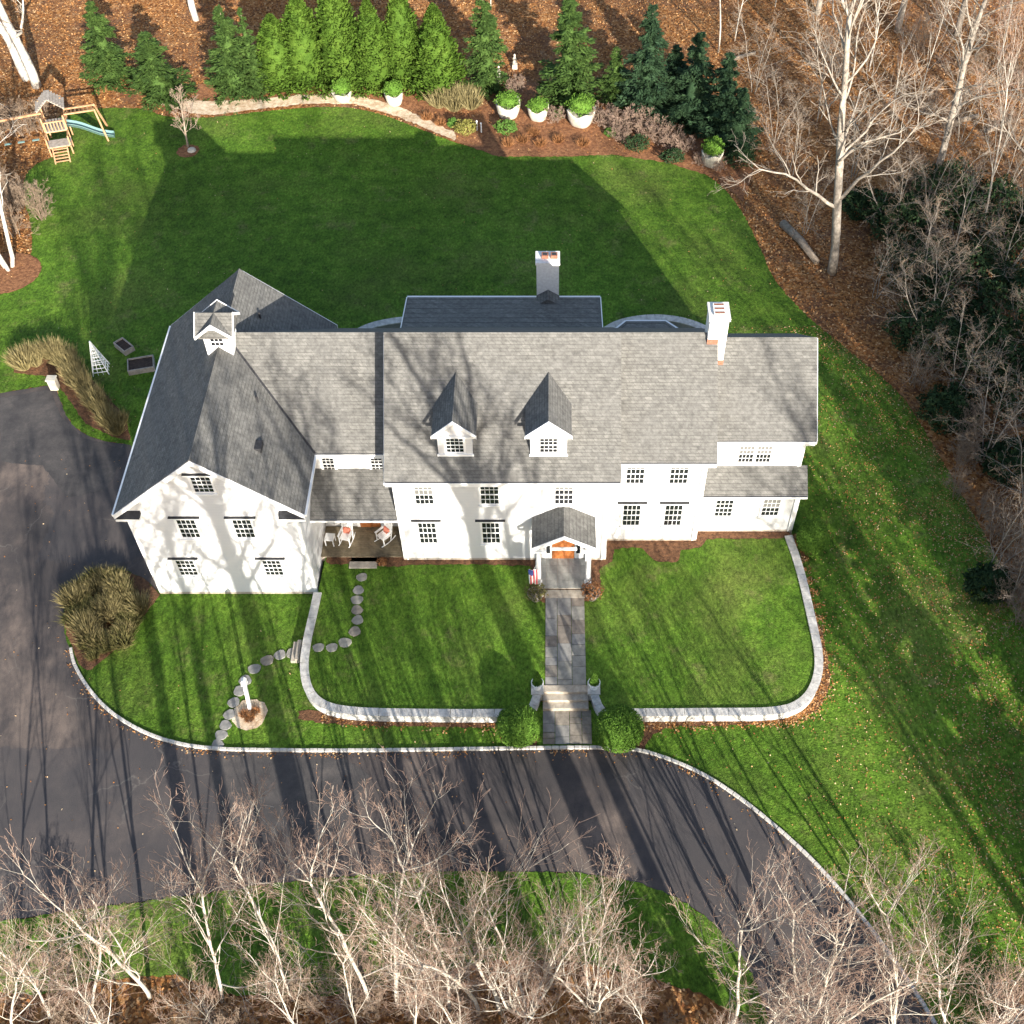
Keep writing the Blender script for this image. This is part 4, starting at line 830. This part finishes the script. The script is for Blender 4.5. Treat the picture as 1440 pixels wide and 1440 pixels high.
# garden bed plants
for x, y, R3, m, lab in ((655, 186, (.8, .7, .4), 'shrub_gold', 'yellow-green low shrub in the mulch by the end of the straw path'), (637, 178, (.35, .35, .3), 'shrub_green', 'small bright green shrub beside the yellow-green one in the mulch'),
                        (712, 186, (.75, .6, .42), 'shrub_green', 'bright green low shrub in front of a white lobed planter'), (895, 210, (.9, .7, .5), 'rhodo', 'dark low evergreen among the purple-brown bare shrubs'), (945, 226, (.8, .6, .4), 'rhodo', 'dark creeping evergreen near the corner planter'), (1040, 232, (1.0, .9, .6), 'rhodo', 'dark evergreen mound behind the corner planter'),
                        (858, 190, (.4, .4, .25), 'shrub_green', 'small green tuft among the purple-brown bare shrubs')):
    shrub('garden_shrub', atg(x, y), R3, m, 1100, .16, lab, lumps=.15, cor=False)
def tussock(seed, n, h, w, m, spread=.5):
    r = np.random.default_rng(seed); a = r.uniform(0, 6.283, n); q = r.random(n) ** .5; tilt = q * spread * r.uniform(.6, 1.3, n); L = h * r.uniform(.6, 1.1, n)
    o = np.stack([np.cos(a), np.sin(a), 0 * a], -1); U = unit(o * tilt[:, None] + np.array([0, 0, 1.]) + r.normal(0, .08, (n, 3))); W = unit(np.cross(U, r.normal(0, 1, (n, 3))))
    B = o * (q * w * .5)[:, None]; V1 = leaf_mesh('blades', B + U * L[:, None] * .5, U, W, L, np.full(n, .035))
    root = empty('grass_clump'); link('blades', V1, m, root)
    MB().lathe([(w * .55, -.03), (w * .5, .06), (.02, .12)], k=9).build('crown_base', m, root); return root
GT = [tussock(i, 420, 1.15, .5, 'grass_tan', .55) for i in range(2)] + [tussock(9, 380, .95, .5, 'grass_olive', .7)]
HEDGE = [(28, 512), (42, 506), (56, 503), (70, 502), (84, 503), (97, 508), (104, 522), (110, 535), (117, 548), (125, 558), (134, 567), (143, 578), (152, 588), (160, 600), (167, 610), (36, 518), (50, 514), (90, 515), (100, 532), (128, 570), (148, 592), (110, 545), (172, 598)]
for i, q in enumerate(HEDGE):
    p = atg(*q); p.x += rg.uniform(-.12, .12); place(GT[i % 2], p, rg.uniform(0, 6.28), rg.uniform(.85, 1.15), 'upright tan grass clump of the hedge bending round the parking corner', 'grass', 'grass hedge by the parking corner')
for i in range(46):
    t = i * 2.4; r_ = (.62 + .38 * rg.random()) if i < 36 else .3 * rg.random()
    p = at(150 + 52 * r_ * math.cos(t) + 6 * math.sin(t * 3), 862 + 52 * r_ * math.sin(t))
    if p.x > -19.3 and p.y > -2.4 or p.x > -18.9: continue
    place(GT[rg.choice((0, 2, 2))], p, t, (lambda k: (k, k, k * .75))(rg.uniform(.85, 1.15)), 'arching olive-tan grass clump in the rounded bed at the corner of the gabled wing', 'grass', 'grass clumps of the corner bed')
for q in ((150, 915), (133, 925), (122, 910)): place(GT[2], at(*q), 1, .6, 'short grass clump where the corner bed tapers along the kerb', 'grass', 'short grass clumps along the kerb')
p = atg(640, 150)
for i, (dx, dy, k) in enumerate(((-1.2, 0, 1.3), (-.4, .3, 1.4), (.5, .2, 1.4), (1.2, -.2, 1.3), (0, -.5, 1.2), (.9, .6, 1.2))):
    place(GT[0], p + Vector((dx, dy, 0)), i, (k * 1.2, k * 1.2, k * .9), 'fountain of tan ornamental grass beside the open-branched spruce', 'grass', 'tan grasses in the garden bed')
for pr in GT: proto_done(pr)
RS = tussock(33, 260, .6, .5, 'russet', .9)
for i, (x, y) in enumerate([(170, 855), (188, 862), (142, 870), (150, 880), (158, 865), (360, 1003), (345, 1006), (352, 1012)]):
    lab = ('low russet dried plant in the middle of the rounded corner bed', 'russet plants of the corner bed') if i < 5 else ('dried tan perennial at the foot of the white post', 'dried perennials round the post')
    place(RS, at(x, y), i, .55 if i > 4 else .8, lab[0], 'plant', lab[1], 'dried_plant')
for i, (x, y) in enumerate([(735, 200), (760, 205), (785, 200), (750, 190), (820, 205), (715, 205), (560, 140), (600, 168), (620, 176), (440, 128), (420, 130)]): place(RS, atg(x, y), i, 1.0, 'low russet dried perennial in the mulch of the back garden bed', 'plant', 'russet perennials of the garden bed', 'dried_plant')
proto_done(RS)
PB = tree_proto('bare_shrub', 'twig_brown', 'twig_pink', seed=140, H=1.8, r0=.02, clear=.1, nlimb=6, spread=1.1, stems=7, rmin=.007, up=.05, nch=(4, 3, 2.4))
for i, (x, y, k) in enumerate([(850, 178, 1.1), (870, 185, 1.2), (890, 180, 1.1), (905, 192, 1.2), (925, 200, 1.1), (945, 208, 1.0), (875, 200, .9), (960, 215, .9), (985, 232, .7), (1010, 240, .6)]):
    place(PB, atg(x, y), i, k, 'purple-brown leafless shrub in the bed before the shaded spruces', 'shrub', 'purple-brown shrubs of the garden bed')
place(PB, atg(725, 132), 2, .9, 'small bare rounded shrub behind the white lobed planter', 'shrub', None); place(PB, atg(781, 172), 1, .8, 'thin bare standard shrub between two white planters', 'shrub', None)
proto_done(PB)

# ================================================================== GARDEN OBJECTS
def planter(px, w, h, label, seed, sc=1.0, tall=.5):
    p = atg(*px); root = tag(empty('stone_planter', p), label, 'planter'); k = 22; b = MB()
    prof = [(.62, 0), (.74, .12), (.92, .55), (1.0, .95), (1.0, 1.0), (.88, 1.0), (.84, .9), (.02, .88)]
    pts = []
    for r_, z in prof:
        for j in range(k):
            t = 2 * math.pi * j / k; lob = 1 + .05 * math.cos(4 * t + seed); zz = z * h * (1 + (.14 * math.cos(4 * t + seed) if z > .9 and r_ > .5 else 0))
            b.v.append((w / 2 * r_ * lob * math.cos(t), w / 2 * r_ * lob * math.sin(t), zz))
    n = len(prof); b.f = [(i * k + j, i * k + (j + 1) % k, (i + 1) * k + (j + 1) % k, (i + 1) * k + j) for i in range(n - 1) for j in range(k)] + [tuple(range(k))[::-1], tuple((n - 1) * k + j for j in range(k))]
    b.build('bowl', 'planter', root, True)
    sh = shrub('planter_shrub', (p.x, p.y, p.z + h * .8), (w * .46, w * .44, tall), 'boxwood', 1700, .13, 'green shrub growing in the ' + label.split(' beside')[0].split(' under')[0].split(' between')[0].split(' at ')[0].replace('stone ', ''), lumps=.16, cor=True)
    return sh
planter((482, 141), 1.5, .75, 'small white planter under the clipped conifer row', 1, tall=.5)
planter((555, 146), 1.45, .95, 'square-shouldered white planter beside the tan ornamental grass', 2, tall=.5)
planter((715, 163), 1.9, 1.1, 'tilted white lobed planter beside a bright green low shrub', 3, tall=.45)
planter((757, 167), 1.6, .95, 'plain white planter between lobed planter and big bowl', 4, tall=.4)
planter((817, 174), 2.1, 1.15, 'big white bowl planter under the lone large spruce', 5, tall=.62)
planter((1000, 232), 1.5, 1.05, 'grey-white planter at the shaded lawn corner', 6, tall=.62)
def statue(px, h, label):
    p = atg(*px); root = tag(empty('garden_statue', p), label, 'statue')
    MB().box(-.2, .2, -.2, .2, 0, .35).build('plinth', 'planter', root, bevel=.02)
    MB().lathe([(.16, .35), (.18, .5), (.13, h * .55), (.16, h * .72), (.06, h * .82), (.09, h * .88), (.07, h * .97), (.01, h)], k=12).build('figure', 'planter', root, True)
statue((702, 118), 1.5, 'slender white garden statue against the open-branched spruce'); statue((724, 96), 1.2, 'small white statue among brown leaves behind the bare rounded shrub')
for i, q in enumerate(((671, 184), (677, 187))):
    o = MB().lathe([(.05, 0), (.05, .75), (.08, .78), (.02, .86)], k=8).build('garden_stake', 'white_paint'); o.location = atg(*q); tag(o, 'short white garden stake beside the yellow-green shrub', 'stake', 'pair of white stakes')
o = MB().lathe([(.2, 0), (.32, .08), (.27, .2), (.05, .3)], k=9).build('garden_rock', 'planter', bevel=0); o.location = atg(270, 213); tag(o, 'white rock at the foot of the small ornamental tree', 'rock')
# urns with topiary on the piers
for s in (-1, 1):
    cx = .67 + s * 1.3; z = D + .70; w_ = 'flag' if s < 0 else 'far wing'
    u = tag(empty('topiary_urn', (cx, -7.45, z)), 'white urn with clipped cone topiary on the pier, %s side of the steps' % w_, 'urn')
    MB().lathe([(.17, 0), (.17, .05), (.07, .09), (.08, .14), (.2, .24), (.26, .42), (.29, .44), (.29, .47), (.22, .47), (.2, .42), (.02, .42)], k=18).build('urn', 'white_paint', u, True)
    r = np.random.default_rng(8 + s); n = 2600; zz = r.random(n) ** 1.3 * .95; rr = .24 * (1 - zz / .98) ** .8 * r.uniform(.75, 1.05, n); aa = r.uniform(0, 6.28, n)
    Pp = np.stack([rr * np.cos(aa), rr * np.sin(aa), zz + .44], -1); Uu = unit(r.normal(0, 1, (n, 3))); Ww = unit(np.cross(Uu, r.normal(0, 1, (n, 3))))
    link('topiary', leaf_mesh('topiary', Pp, Uu, Ww, np.full(n, .07), np.full(n, .045)), 'boxwood', u)
    MB().lathe([(.2, .42), (.16, .8), (.02, 1.3)], k=10).build('inner_foliage', 'boxwood', u, True)
# lamp post in the mulch ring
p = at(352, 998); lp = tag(empty('garden_post', p), 'white garden post standing in a ring of dried leaves on the lower lawn', 'post'); lp.rotation_euler = (0, R(5), 0)
MB().box(-.075, .075, -.075, .075, -.1, 2.3).build('post', 'white_paint', lp, bevel=.01)
MB().box(-.13, .13, -.13, .13, 2.3, 2.36).build('collar', 'white_paint', lp); MB().prism([(-.11, 2.36), (.11, 2.36), (.11, 2.62), (0, 2.76), (-.11, 2.62)], 'y', -.11, .11).build('bird_box', 'white_paint', lp)
MB().lathe([(.03, 0), (.03, .01)], k=10).build('entry_hole', 'metal_dark', lp).matrix_local = Matrix.Translation((0, -.112, 2.52)) @ Matrix.Rotation(R(90), 4, 'X')
# lattice obelisk
p = atg(143, 521); ob = tag(empty('trellis_obelisk', p, .2), 'white lattice pyramid trellis standing on the lawn by the raised beds', 'trellis'); hh, w = 2.15, .45
for sx in (-1, 1):
    for sy in (-1, 1): MB().beam((sx * w, sy * w, 0), (sx * .03, sy * .03, hh), .045).build('leg', 'white_paint', ob)
for k in range(1, 8):
    z = hh * k / 8.6; q = w * (1 - z / hh) + .02
    for a0, a1 in (((-q, -q), (q, -q)), ((q, -q), (q, q)), ((q, q), (-q, q)), ((-q, q), (-q, -q))): MB().beam((*a0, z), (*a1, z), .035, .03).build('rung', 'white_paint', ob)
for sx, sy in ((-.33, -1), (.33, -1), (1, -.33), (1, .33), (-1, -.33), (-1, .33)): MB().beam((sx * w, sy * w, .05), (sx * .03, sy * .03, hh * .96), .022).build('lath', 'white_paint', ob)
MB().lathe([(.03, 0), (.07, .06), (.02, .16)], (0, 0, hh), 8).build('finial', 'white_paint', ob)
# raised beds
for px, L, Wd, rz, lab in (((176, 491), 1.15, .6, -.75, 'small weathered raised bed on the shaded lawn by the gabled wing'), ((200, 517), 1.5, 1.0, .25, 'larger raised bed of weathered boards beside the gabled wing')):
    p = atg(*px); rb = tag(empty('raised_bed', p, rz), lab, 'planter bed')
    for s in (-1, 1):
        for z in (0, .2): MB().box(-L / 2, L / 2, s * Wd / 2 - .03, s * Wd / 2 + .03, z + .005, z + .195).build('board', 'grey_wood', rb); MB().box(s * (L / 2 - .03) - .028, s * (L / 2 - .03) + .028, -Wd / 2 + .032, Wd / 2 - .032, z + .005, z + .195).build('board', 'grey_wood', rb)
    MB().box(-L / 2 + .06, L / 2 - .06, -Wd / 2 + .03, Wd / 2 - .03, 0, .3).build('soil', 'soil', rb)
p = at(78, 546); mk = tag(empty('stone_marker', p), 'squat white stone post at the parking corner, before the grass hedge', 'post')
MB().box(-.24, .24, -.2, .2, -.1, .75).build('block', 'planter', mk, bevel=.03); MB().box(-.28, .28, -.24, .24, .75, .83).build('cap', 'planter', mk, bevel=.02)
# play set
p = atg(88, 200); ps = tag(empty('play_set', p, R(16)), 'wooden play set with tower, swing beam, monkey bars and green slide', 'play set')
def pb(name, m, *args, parent=None, **k): return MB().beam(*args).build(name, m, parent or ps, **k)
for sx in (-.75, .75):
    for sy in (-.75, .75): pb('post', 'cedar', (sx, sy, 0), (sx, sy, 2.5 if sy < 0 else 3.0), .1)
dk = MB().box(-.8, .8, -.8, .8, 1.32, 1.40).build('deck', 'cedar', ps)
for i in range(9): MB().box(-.8 + i * .178 + .006, -.8 + (i + 1) * .178 - .006, -.82, .82, 1.402, 1.44).build('plank', 'grey_wood', dk)
for sx in (-.75, .75): pb('rail', 'cedar', (sx, -.75, 2.1), (sx, .75, 2.1), .08)
pb('rail', 'cedar', (-.75, -.75, 2.1), (.75, -.75, 2.1), .08)
for i in range(7): pb('baluster', 'cedar', (-.66 + i * .22, -.77, 1.42), (-.66 + i * .22, -.77, 2.08), .07, .03)
for i in range(5):
    for sx in (-.77, .77): pb('baluster', 'cedar', (sx, -.55 + i * .25, 1.42), (sx, -.55 + i * .25, 2.08), .03, .07)
rf = MB().prism([(-.95, 2.7), (0, 3.55), (.95, 2.7), (.95, 2.62), (0, 3.46), (-.95, 2.62)], 'y', -.25, 1.0).build('roof', 'grey_wood', ps)
for s in (-1, 1):
    for i in range(6): a0 = (s * (.04 + i * .155), 3.535 - i * .139); MB().beam((a0[0] + s * .07, -.3, a0[1] - .035), (a0[0] + s * .07, 1.05, a0[1] - .035), .19, .03).build('roof_board', 'grey_wood', rf)
dk2 = MB().box(-.8, .8, -1.75, -.82, .66, .74).build('deck', 'cedar', ps)
for i in range(5): MB().box(-.82, .82, -1.76 + i * .188 + .006, -1.76 + (i + 1) * .188 - .006, .742, .78).build('plank', 'grey_wood', dk2)
for sx in (-.75, .75): pb('post', 'cedar', (sx, -1.7, 0), (sx, -1.7, 1.45), .1); pb('rail', 'cedar', (sx, -1.7, 1.4), (sx, -.8, 1.4), .07)
lad = pb('ladder_rail', 'cedar', (-.5, -1.75, .74), (-.5, -2.75, .02), .09); pb('ladder_rail', 'cedar', (.5, -1.75, .74), (.5, -2.75, .02), .09)
for i in range(5): pb('rung', 'cedar', (-.5, -1.9 - i * .18, .66 - i * .13), (.5, -1.9 - i * .18, .66 - i * .13), .1, .05, parent=lad)
pb('swing_beam', 'cedar', (-.75, .2, 2.35), (-4.6, -.1, 2.35), .13)
for s in (-1, 1): pb('frame_leg', 'cedar', (-4.5, -.1, 2.35), (-4.7, -.1 + s * 1.3, 0), .1)
for x in (-1.7, -2.7, -3.6):
    sw = MB().box(-.24, .24, -.09, .09, -.02, .02).build('swing', 'slide_green', ps); sw.location = (x, 0, .5)
    for s in (-1, 1): MB().tube([(s * .22, 0, 0), (s * .22, .02, 1.8)], .012, 5).build('chain', 'metal_dark', sw)
for s in (-1, 1): pb('monkey_bar', 'cedar', (.75, .2 + s * .35, 2.2), (2.9, .2 + s * .35, 2.2), .1)
for i in range(7): pb('rung', 'cedar', (1.0 + i * .28, -.15, 2.2), (1.0 + i * .28, .55, 2.2), .04)
for s in (-1, 1): pb('frame_leg', 'cedar', (2.85, .2 + s * .35, 2.25), (3.2, .2 + s * 1.0, 0), .1)
sl = MB(); n = 9
for i in range(n + 1):
    t_ = i / n; x = .8 + 2.9 * t_; z = 1.42 * (1 - t_) ** 1.0 + .12 + .1 * math.sin(t_ * 6.3)
    for yy, dz in ((-.30, .2), (-.26, .2), (-.24, 0), (.24, 0), (.26, .2), (.30, .2)): sl.v.append((x, -.35 + yy, z + dz))
sl.f = [(i * 6 + j, i * 6 + j + 1, (i + 1) * 6 + j + 1, (i + 1) * 6 + j) for i in range(n) for j in range(5)]
so = sl.build('slide', 'slide_green', ps, True); so.modifiers.new('s', 'SOLIDIFY').thickness = .03
# fallen logs
for px0, px1, r_, lab in (((1100, 318), (1148, 372), .28, 'thick fallen log beside the big pale trunk at the lawn edge'), ((1335, 178), (1375, 165), .2, 'fallen log lying in the leaf litter deep in the east woods'), ((1018, 90), (1062, 76), .16, 'pale fallen trunk behind the dark spruces'), ((1385, 188), (1425, 172), .17, 'short fallen log between two forest trunks in the east woods')):
    p0, p1 = atg(*px0), atg(*px1); b = MB(); b.tube([(0, 0, r_ * .8), (p1 - p0) * .5 + Vector((.1, .1, r_ * .9)), (p1 - p0) + Vector((0, 0, r_ * .7))], [r_, r_ * .9, r_ * .75], 10); o = b.build('fallen_log', 'bark_brown', None, True); o.location = p0; tag(o, lab, 'log')
wst = tag(empty('wall_step', at(424, 919)), 'two stone slabs stepping down beside the retaining wall on the stepping-stone path', 'steps')
MB().box(-.20, .0, -.55, .55, -.05, .36).build('step', 'step_stone', wst, bevel=.015); MB().box(-.42, -.205, -.55, .55, -.05, .2).build('step', 'step_stone', wst, bevel=.015)
# patio walls behind the house
for pts, lab in (([(500, 469), (520, 459), (545, 453), (570, 450)], 'curved grey stone patio wall behind the link roof'), ([(850, 466), (872, 453), (915, 446), (960, 450), (1000, 466)], 'curved grey stone patio wall behind the sunroom')):
    P = smooth_path([at(*q, -.1) for q in pts], 2); root = tag(empty('patio_wall', P[0]), lab, 'wall')
    for i in range(len(P) - 1): MB().beam(P[i] - P[0] + Vector((0, 0, -.35)), P[i + 1] - P[0] + Vector((0, 0, -.35)), .4, .7).build('wall_stone', 'bluestone', root); MB().beam(P[i] - P[0] + Vector((0, 0, .035)), P[i + 1] - P[0] + Vector((0, 0, .035)), .5, .07).build('cap_stone', 'cap_stone', root)
# porch furniture
def rocker(loc, rz, label):
    c = tag(empty('rocking_chair', loc, rz), label, 'chair')
    for sx in (-.27, .27):
        MB().tube([(sx, -.42, .09), (sx, -.2, .035), (sx, .1, .03), (sx, .4, .10), (sx, .55, .17)], .022, 6).build('rocker', 'white_paint', c, True)
        MB().beam((sx, -.24, .04), (sx, -.25, .66), .045).build('front_leg', 'white_paint', c); MB().beam((sx, .2, .04), (sx, .42, 1.18), .045).build('back_post', 'white_paint', c)
        MB().box(sx - .05, sx + .05, -.3, .3, .655, .69).build('armrest', 'white_paint', c)
    for i in range(6): MB().box(-.27, .27, -.25 + i * .085, -.25 + i * .085 + .07, .41, .43).build('seat_slat', 'white_paint', c)
    for i in range(6): MB().beam((-.22 + i * .088, .235, .5), (-.22 + i * .088, .40, 1.15), .055, .02).build('back_slat', 'white_paint', c)
    MB().box(-.3, .3, .37, .43, 1.13, 1.21).build('top_rail', 'white_paint', c)
    cu = MB().box(-.2, .2, -.05, .05, 0, .38).build('cushion', 'cushion', c, bevel=.04); cu.location = (0, .17, .45); cu.rotation_euler.x = -.25
rocker((-10.35, 1.05, .14), -.25, 'white rocking chair with red cushion beside the small side table'); rocker((-8.45, 1.1, .14), -.75, 'white rocking chair with red cushion turned towards the door')
tb = tag(empty('side_table', (-11.15, .95, .14), -.1), 'small white side table on the covered porch', 'table')
MB().box(-.24, .24, -.24, .24, .46, .5).build('table_top', 'white_paint', tb, bevel=.006)
for sx in (-.2, .2):
    for sy in (-.2, .2): MB().box(sx - .022, sx + .022, sy - .022, sy + .022, 0, .459).build('leg', 'white_paint', tb)
def pot(loc, r_, label, m, plant):
    c = tag(empty('flower_pot', loc), label, 'pot'); MB().lathe([(r_ * .6, 0), (r_ * .9, r_ * .9), (r_, r_), (r_, r_ * 1.1), (r_ * .85, r_ * 1.1), (.02, r_ * .95)], k=14).build('pot', m, c, True)
    q = link('plant', np_ball(rg.randrange(99), (r_ * 1.15, r_ * 1.15, r_ * .6), 420, .14, lumps=.2), plant, c); q.location.z = r_ * .75
pot((-8.45, -.3, 0), .19, 'small cream pot beside the porch step', 'planter', 'russet'); pot((-.75, -2.35, 0), .42, 'round pot of olive dried plants under the hanging flag', 'grey_wood', 'grass_olive'); pot((2.0, -2.3, 0), .42, 'round pot of russet dried plants by the portico step, away from the flag', 'grey_wood', 'russet')
# flag on the portico column
fl = tag(empty('flag', (-.72, -1.75, 1.75)), 'small striped flag hanging from the portico column', 'flag')
MB().tube([(0, .1, 0), (-.12, -.62, .62)], .014, 6).build('flag_staff', 'white_paint', fl); b = MB(); n = 8
for i in range(n + 1):
    for j in range(7): t_ = j / 6; b.v.append((-.12 + (t_ - .5) * .5 * (1 - .15 * i / n), -.58 + .5 * t_ * .2 + .05 * math.sin(j * 1.9 + i * .3), .58 - 1.15 * i / n - .15 * t_))
b.f = [(i * 7 + j, i * 7 + j + 1, (i + 1) * 7 + j + 1, (i + 1) * 7 + j) for i in range(n) for j in range(6)]; fo = b.build('cloth', 'flag_cloth', fl, True); fo.modifiers.new('s', 'SOLIDIFY').thickness = .006
b = MB(); b.v = [(v[0], v[1] - .008, v[2]) for v in [fo.data.vertices[i * 7 + j].co for i in range(4) for j in range(4)]]; b.f = [(i * 4 + j, i * 4 + j + 1, (i + 1) * 4 + j + 1, (i + 1) * 4 + j) for i in range(3) for j in range(3)]
mat('canton_blue', (.03, .05, .18), .8); b.build('canton', 'canton_blue', fl, True)
# ================================================================== LEAVES
def inside(poly, X, Y):
    P = np.array([(p[0], p[1]) for p in poly]); c = np.zeros(len(X), bool); j = len(P) - 1
    for i in range(len(P)):
        xi, yi, xj, yj = *P[i], *P[j]
        if yi != yj: c ^= ((yi > Y) != (yj > Y)) & (X < (xj - xi) * (Y - yi) / (yj - yi) + xi)
        j = i
    return c
def leaves(name, X, Y, dz, size, label, seed, lo=0, hi=1):
    r = np.random.default_rng(seed); n = len(X); Z = np.array([gz(x, y) for x, y in zip(X, Y)]) + dz + r.uniform(0, .03, n); P = np.stack([X, Y, Z], -1)
    a_ = r.uniform(0, 6.28, n); U = unit(np.stack([np.cos(a_), np.sin(a_), r.normal(0, .35, n)], -1)); W = unit(np.cross(U, np.stack([r.normal(0, .3, n), r.normal(0, .3, n), np.ones(n)], -1)))
    me = leaf_mesh(name, P, U, W, size * r.uniform(.6, 1.3, n), size * r.uniform(.4, .9, n))
    at2 = me.attributes.new('tint', 'FLOAT', 'POINT'); at2.data.foreach_set('value', np.repeat(r.uniform(lo, hi, n), 4).astype(np.float32))
    o = link(name, me, 'leaf'); tag(o, label, 'leaves', kind='stuff')
r = np.random.default_rng(2); N = 150000
X = r.uniform(2, 32, N); Y = r.uniform(-24, 32, N); ins = inside(lawn, X, Y) & ~inside(ter, X, Y) & ~((X < 13) & (Y > 0) & (Y < 16)) & (Y < 18)
ew = np.array([(p.x, p.y) for p in EW]); ew = ew[ew[:, 0] > 6]; dist = np.min(np.hypot(X[:, None] - ew[None, :, 0], Y[:, None] - ew[None, :, 1]), 1)
edge_d = np.clip((X - 9) / 11, 0, 1) ** 1.6 * (.35 + .65 * (np.sin(X * .9 + Y * .5) * np.sin(Y * .7 - X * .3) > -.3))
k = ins & (r.random(N) < np.maximum(edge_d * .62 + .016, .9 * np.exp(-dist / .8) + .22 * np.exp(-dist / 3.5))); leaves('fallen_leaves', X[k], Y[k], .05, .088, 'scattered fallen leaves on the side lawn', 5, .15, .95)
X = r.uniform(-30, 30, 26000); Y = r.uniform(-20, 46, 26000); k = inside(lawn, X, Y) & (r.random(26000) < .05) & ~((X > -20) & (X < 13) & (Y > -3) & (Y < 15)) & ~inside(ter, X, Y)
leaves('fallen_leaves', X[k], Y[k], .05, .09, 'few scattered leaves on the back lawn and lower lawn', 6, .4, 1)
X = r.uniform(-62, 62, 300000); Y = r.uniform(-32, 64, 300000); k = ~inside(lawn, X, Y) & ~inside(drive, X, Y) & ~inside(isl, X, Y) & (r.random(300000) < np.where(Y > 12, 1., .7)) & ~((X > -20) & (X < 13) & (Y > -3) & (Y < 15)) & (np.abs(X) < 18 + .45 * (Y + 34))
leaves('leaf_litter', X[k], Y[k], .03, .17, 'brown leaf litter covering the woodland floor', 7, 0, .85)
ws = np.array([(p.x, p.y) for p in WR] + [(p.x, p.y) for p in WL]); idx = r.integers(0, len(ws), 5200); off = np.abs(r.normal(0, .28, 5200)) + .2; ang = np.array([0, 0])
C0 = np.array([.6, -2.5]); dirs = ws[idx] - C0; dirs = dirs / np.linalg.norm(dirs, axis=1, keepdims=True); q = ws[idx] + dirs * off[:, None] + r.normal(0, .12, (5200, 2)); k = inside(lawn, q[:, 0], q[:, 1]) & ((q[:, 0] > 2) | (r.random(5200) < .35)) & (q[:, 0] > -10.5)
leaves('fallen_leaves', q[k, 0], q[k, 1], .05, .11, 'drift of russet leaves along the foot of the retaining wall', 8, .1, .9)

kw = np.array([(p.x, p.y) for p in KP]); idx = r.integers(0, len(kw), 1500); q = kw[idx] + np.stack([r.uniform(-.25, .25, 1500), -np.abs(r.normal(.05, .16, 1500)) - .1], -1); kk = r.random(1500) < .25 + .75 * (np.sin(q[:, 0] * 1.7) * np.sin(q[:, 0] * .6 + 1) > .1); q = q[kk & inside(drive, q[:, 0], q[:, 1])]
leaves('fallen_leaves', q[:, 0], q[:, 1], .02, .09, 'thin line of leaves blown against the kerb on the drive', 9, .1, .9)
X = r.uniform(-34, 16, 9000); Y = r.uniform(-22, 8, 9000); k = inside(drive, X, Y) & (r.random(9000) < .10)
leaves('fallen_leaves', X[k], Y[k], .02, .085, 'few loose leaves lying on the asphalt drive', 10, .2, 1)
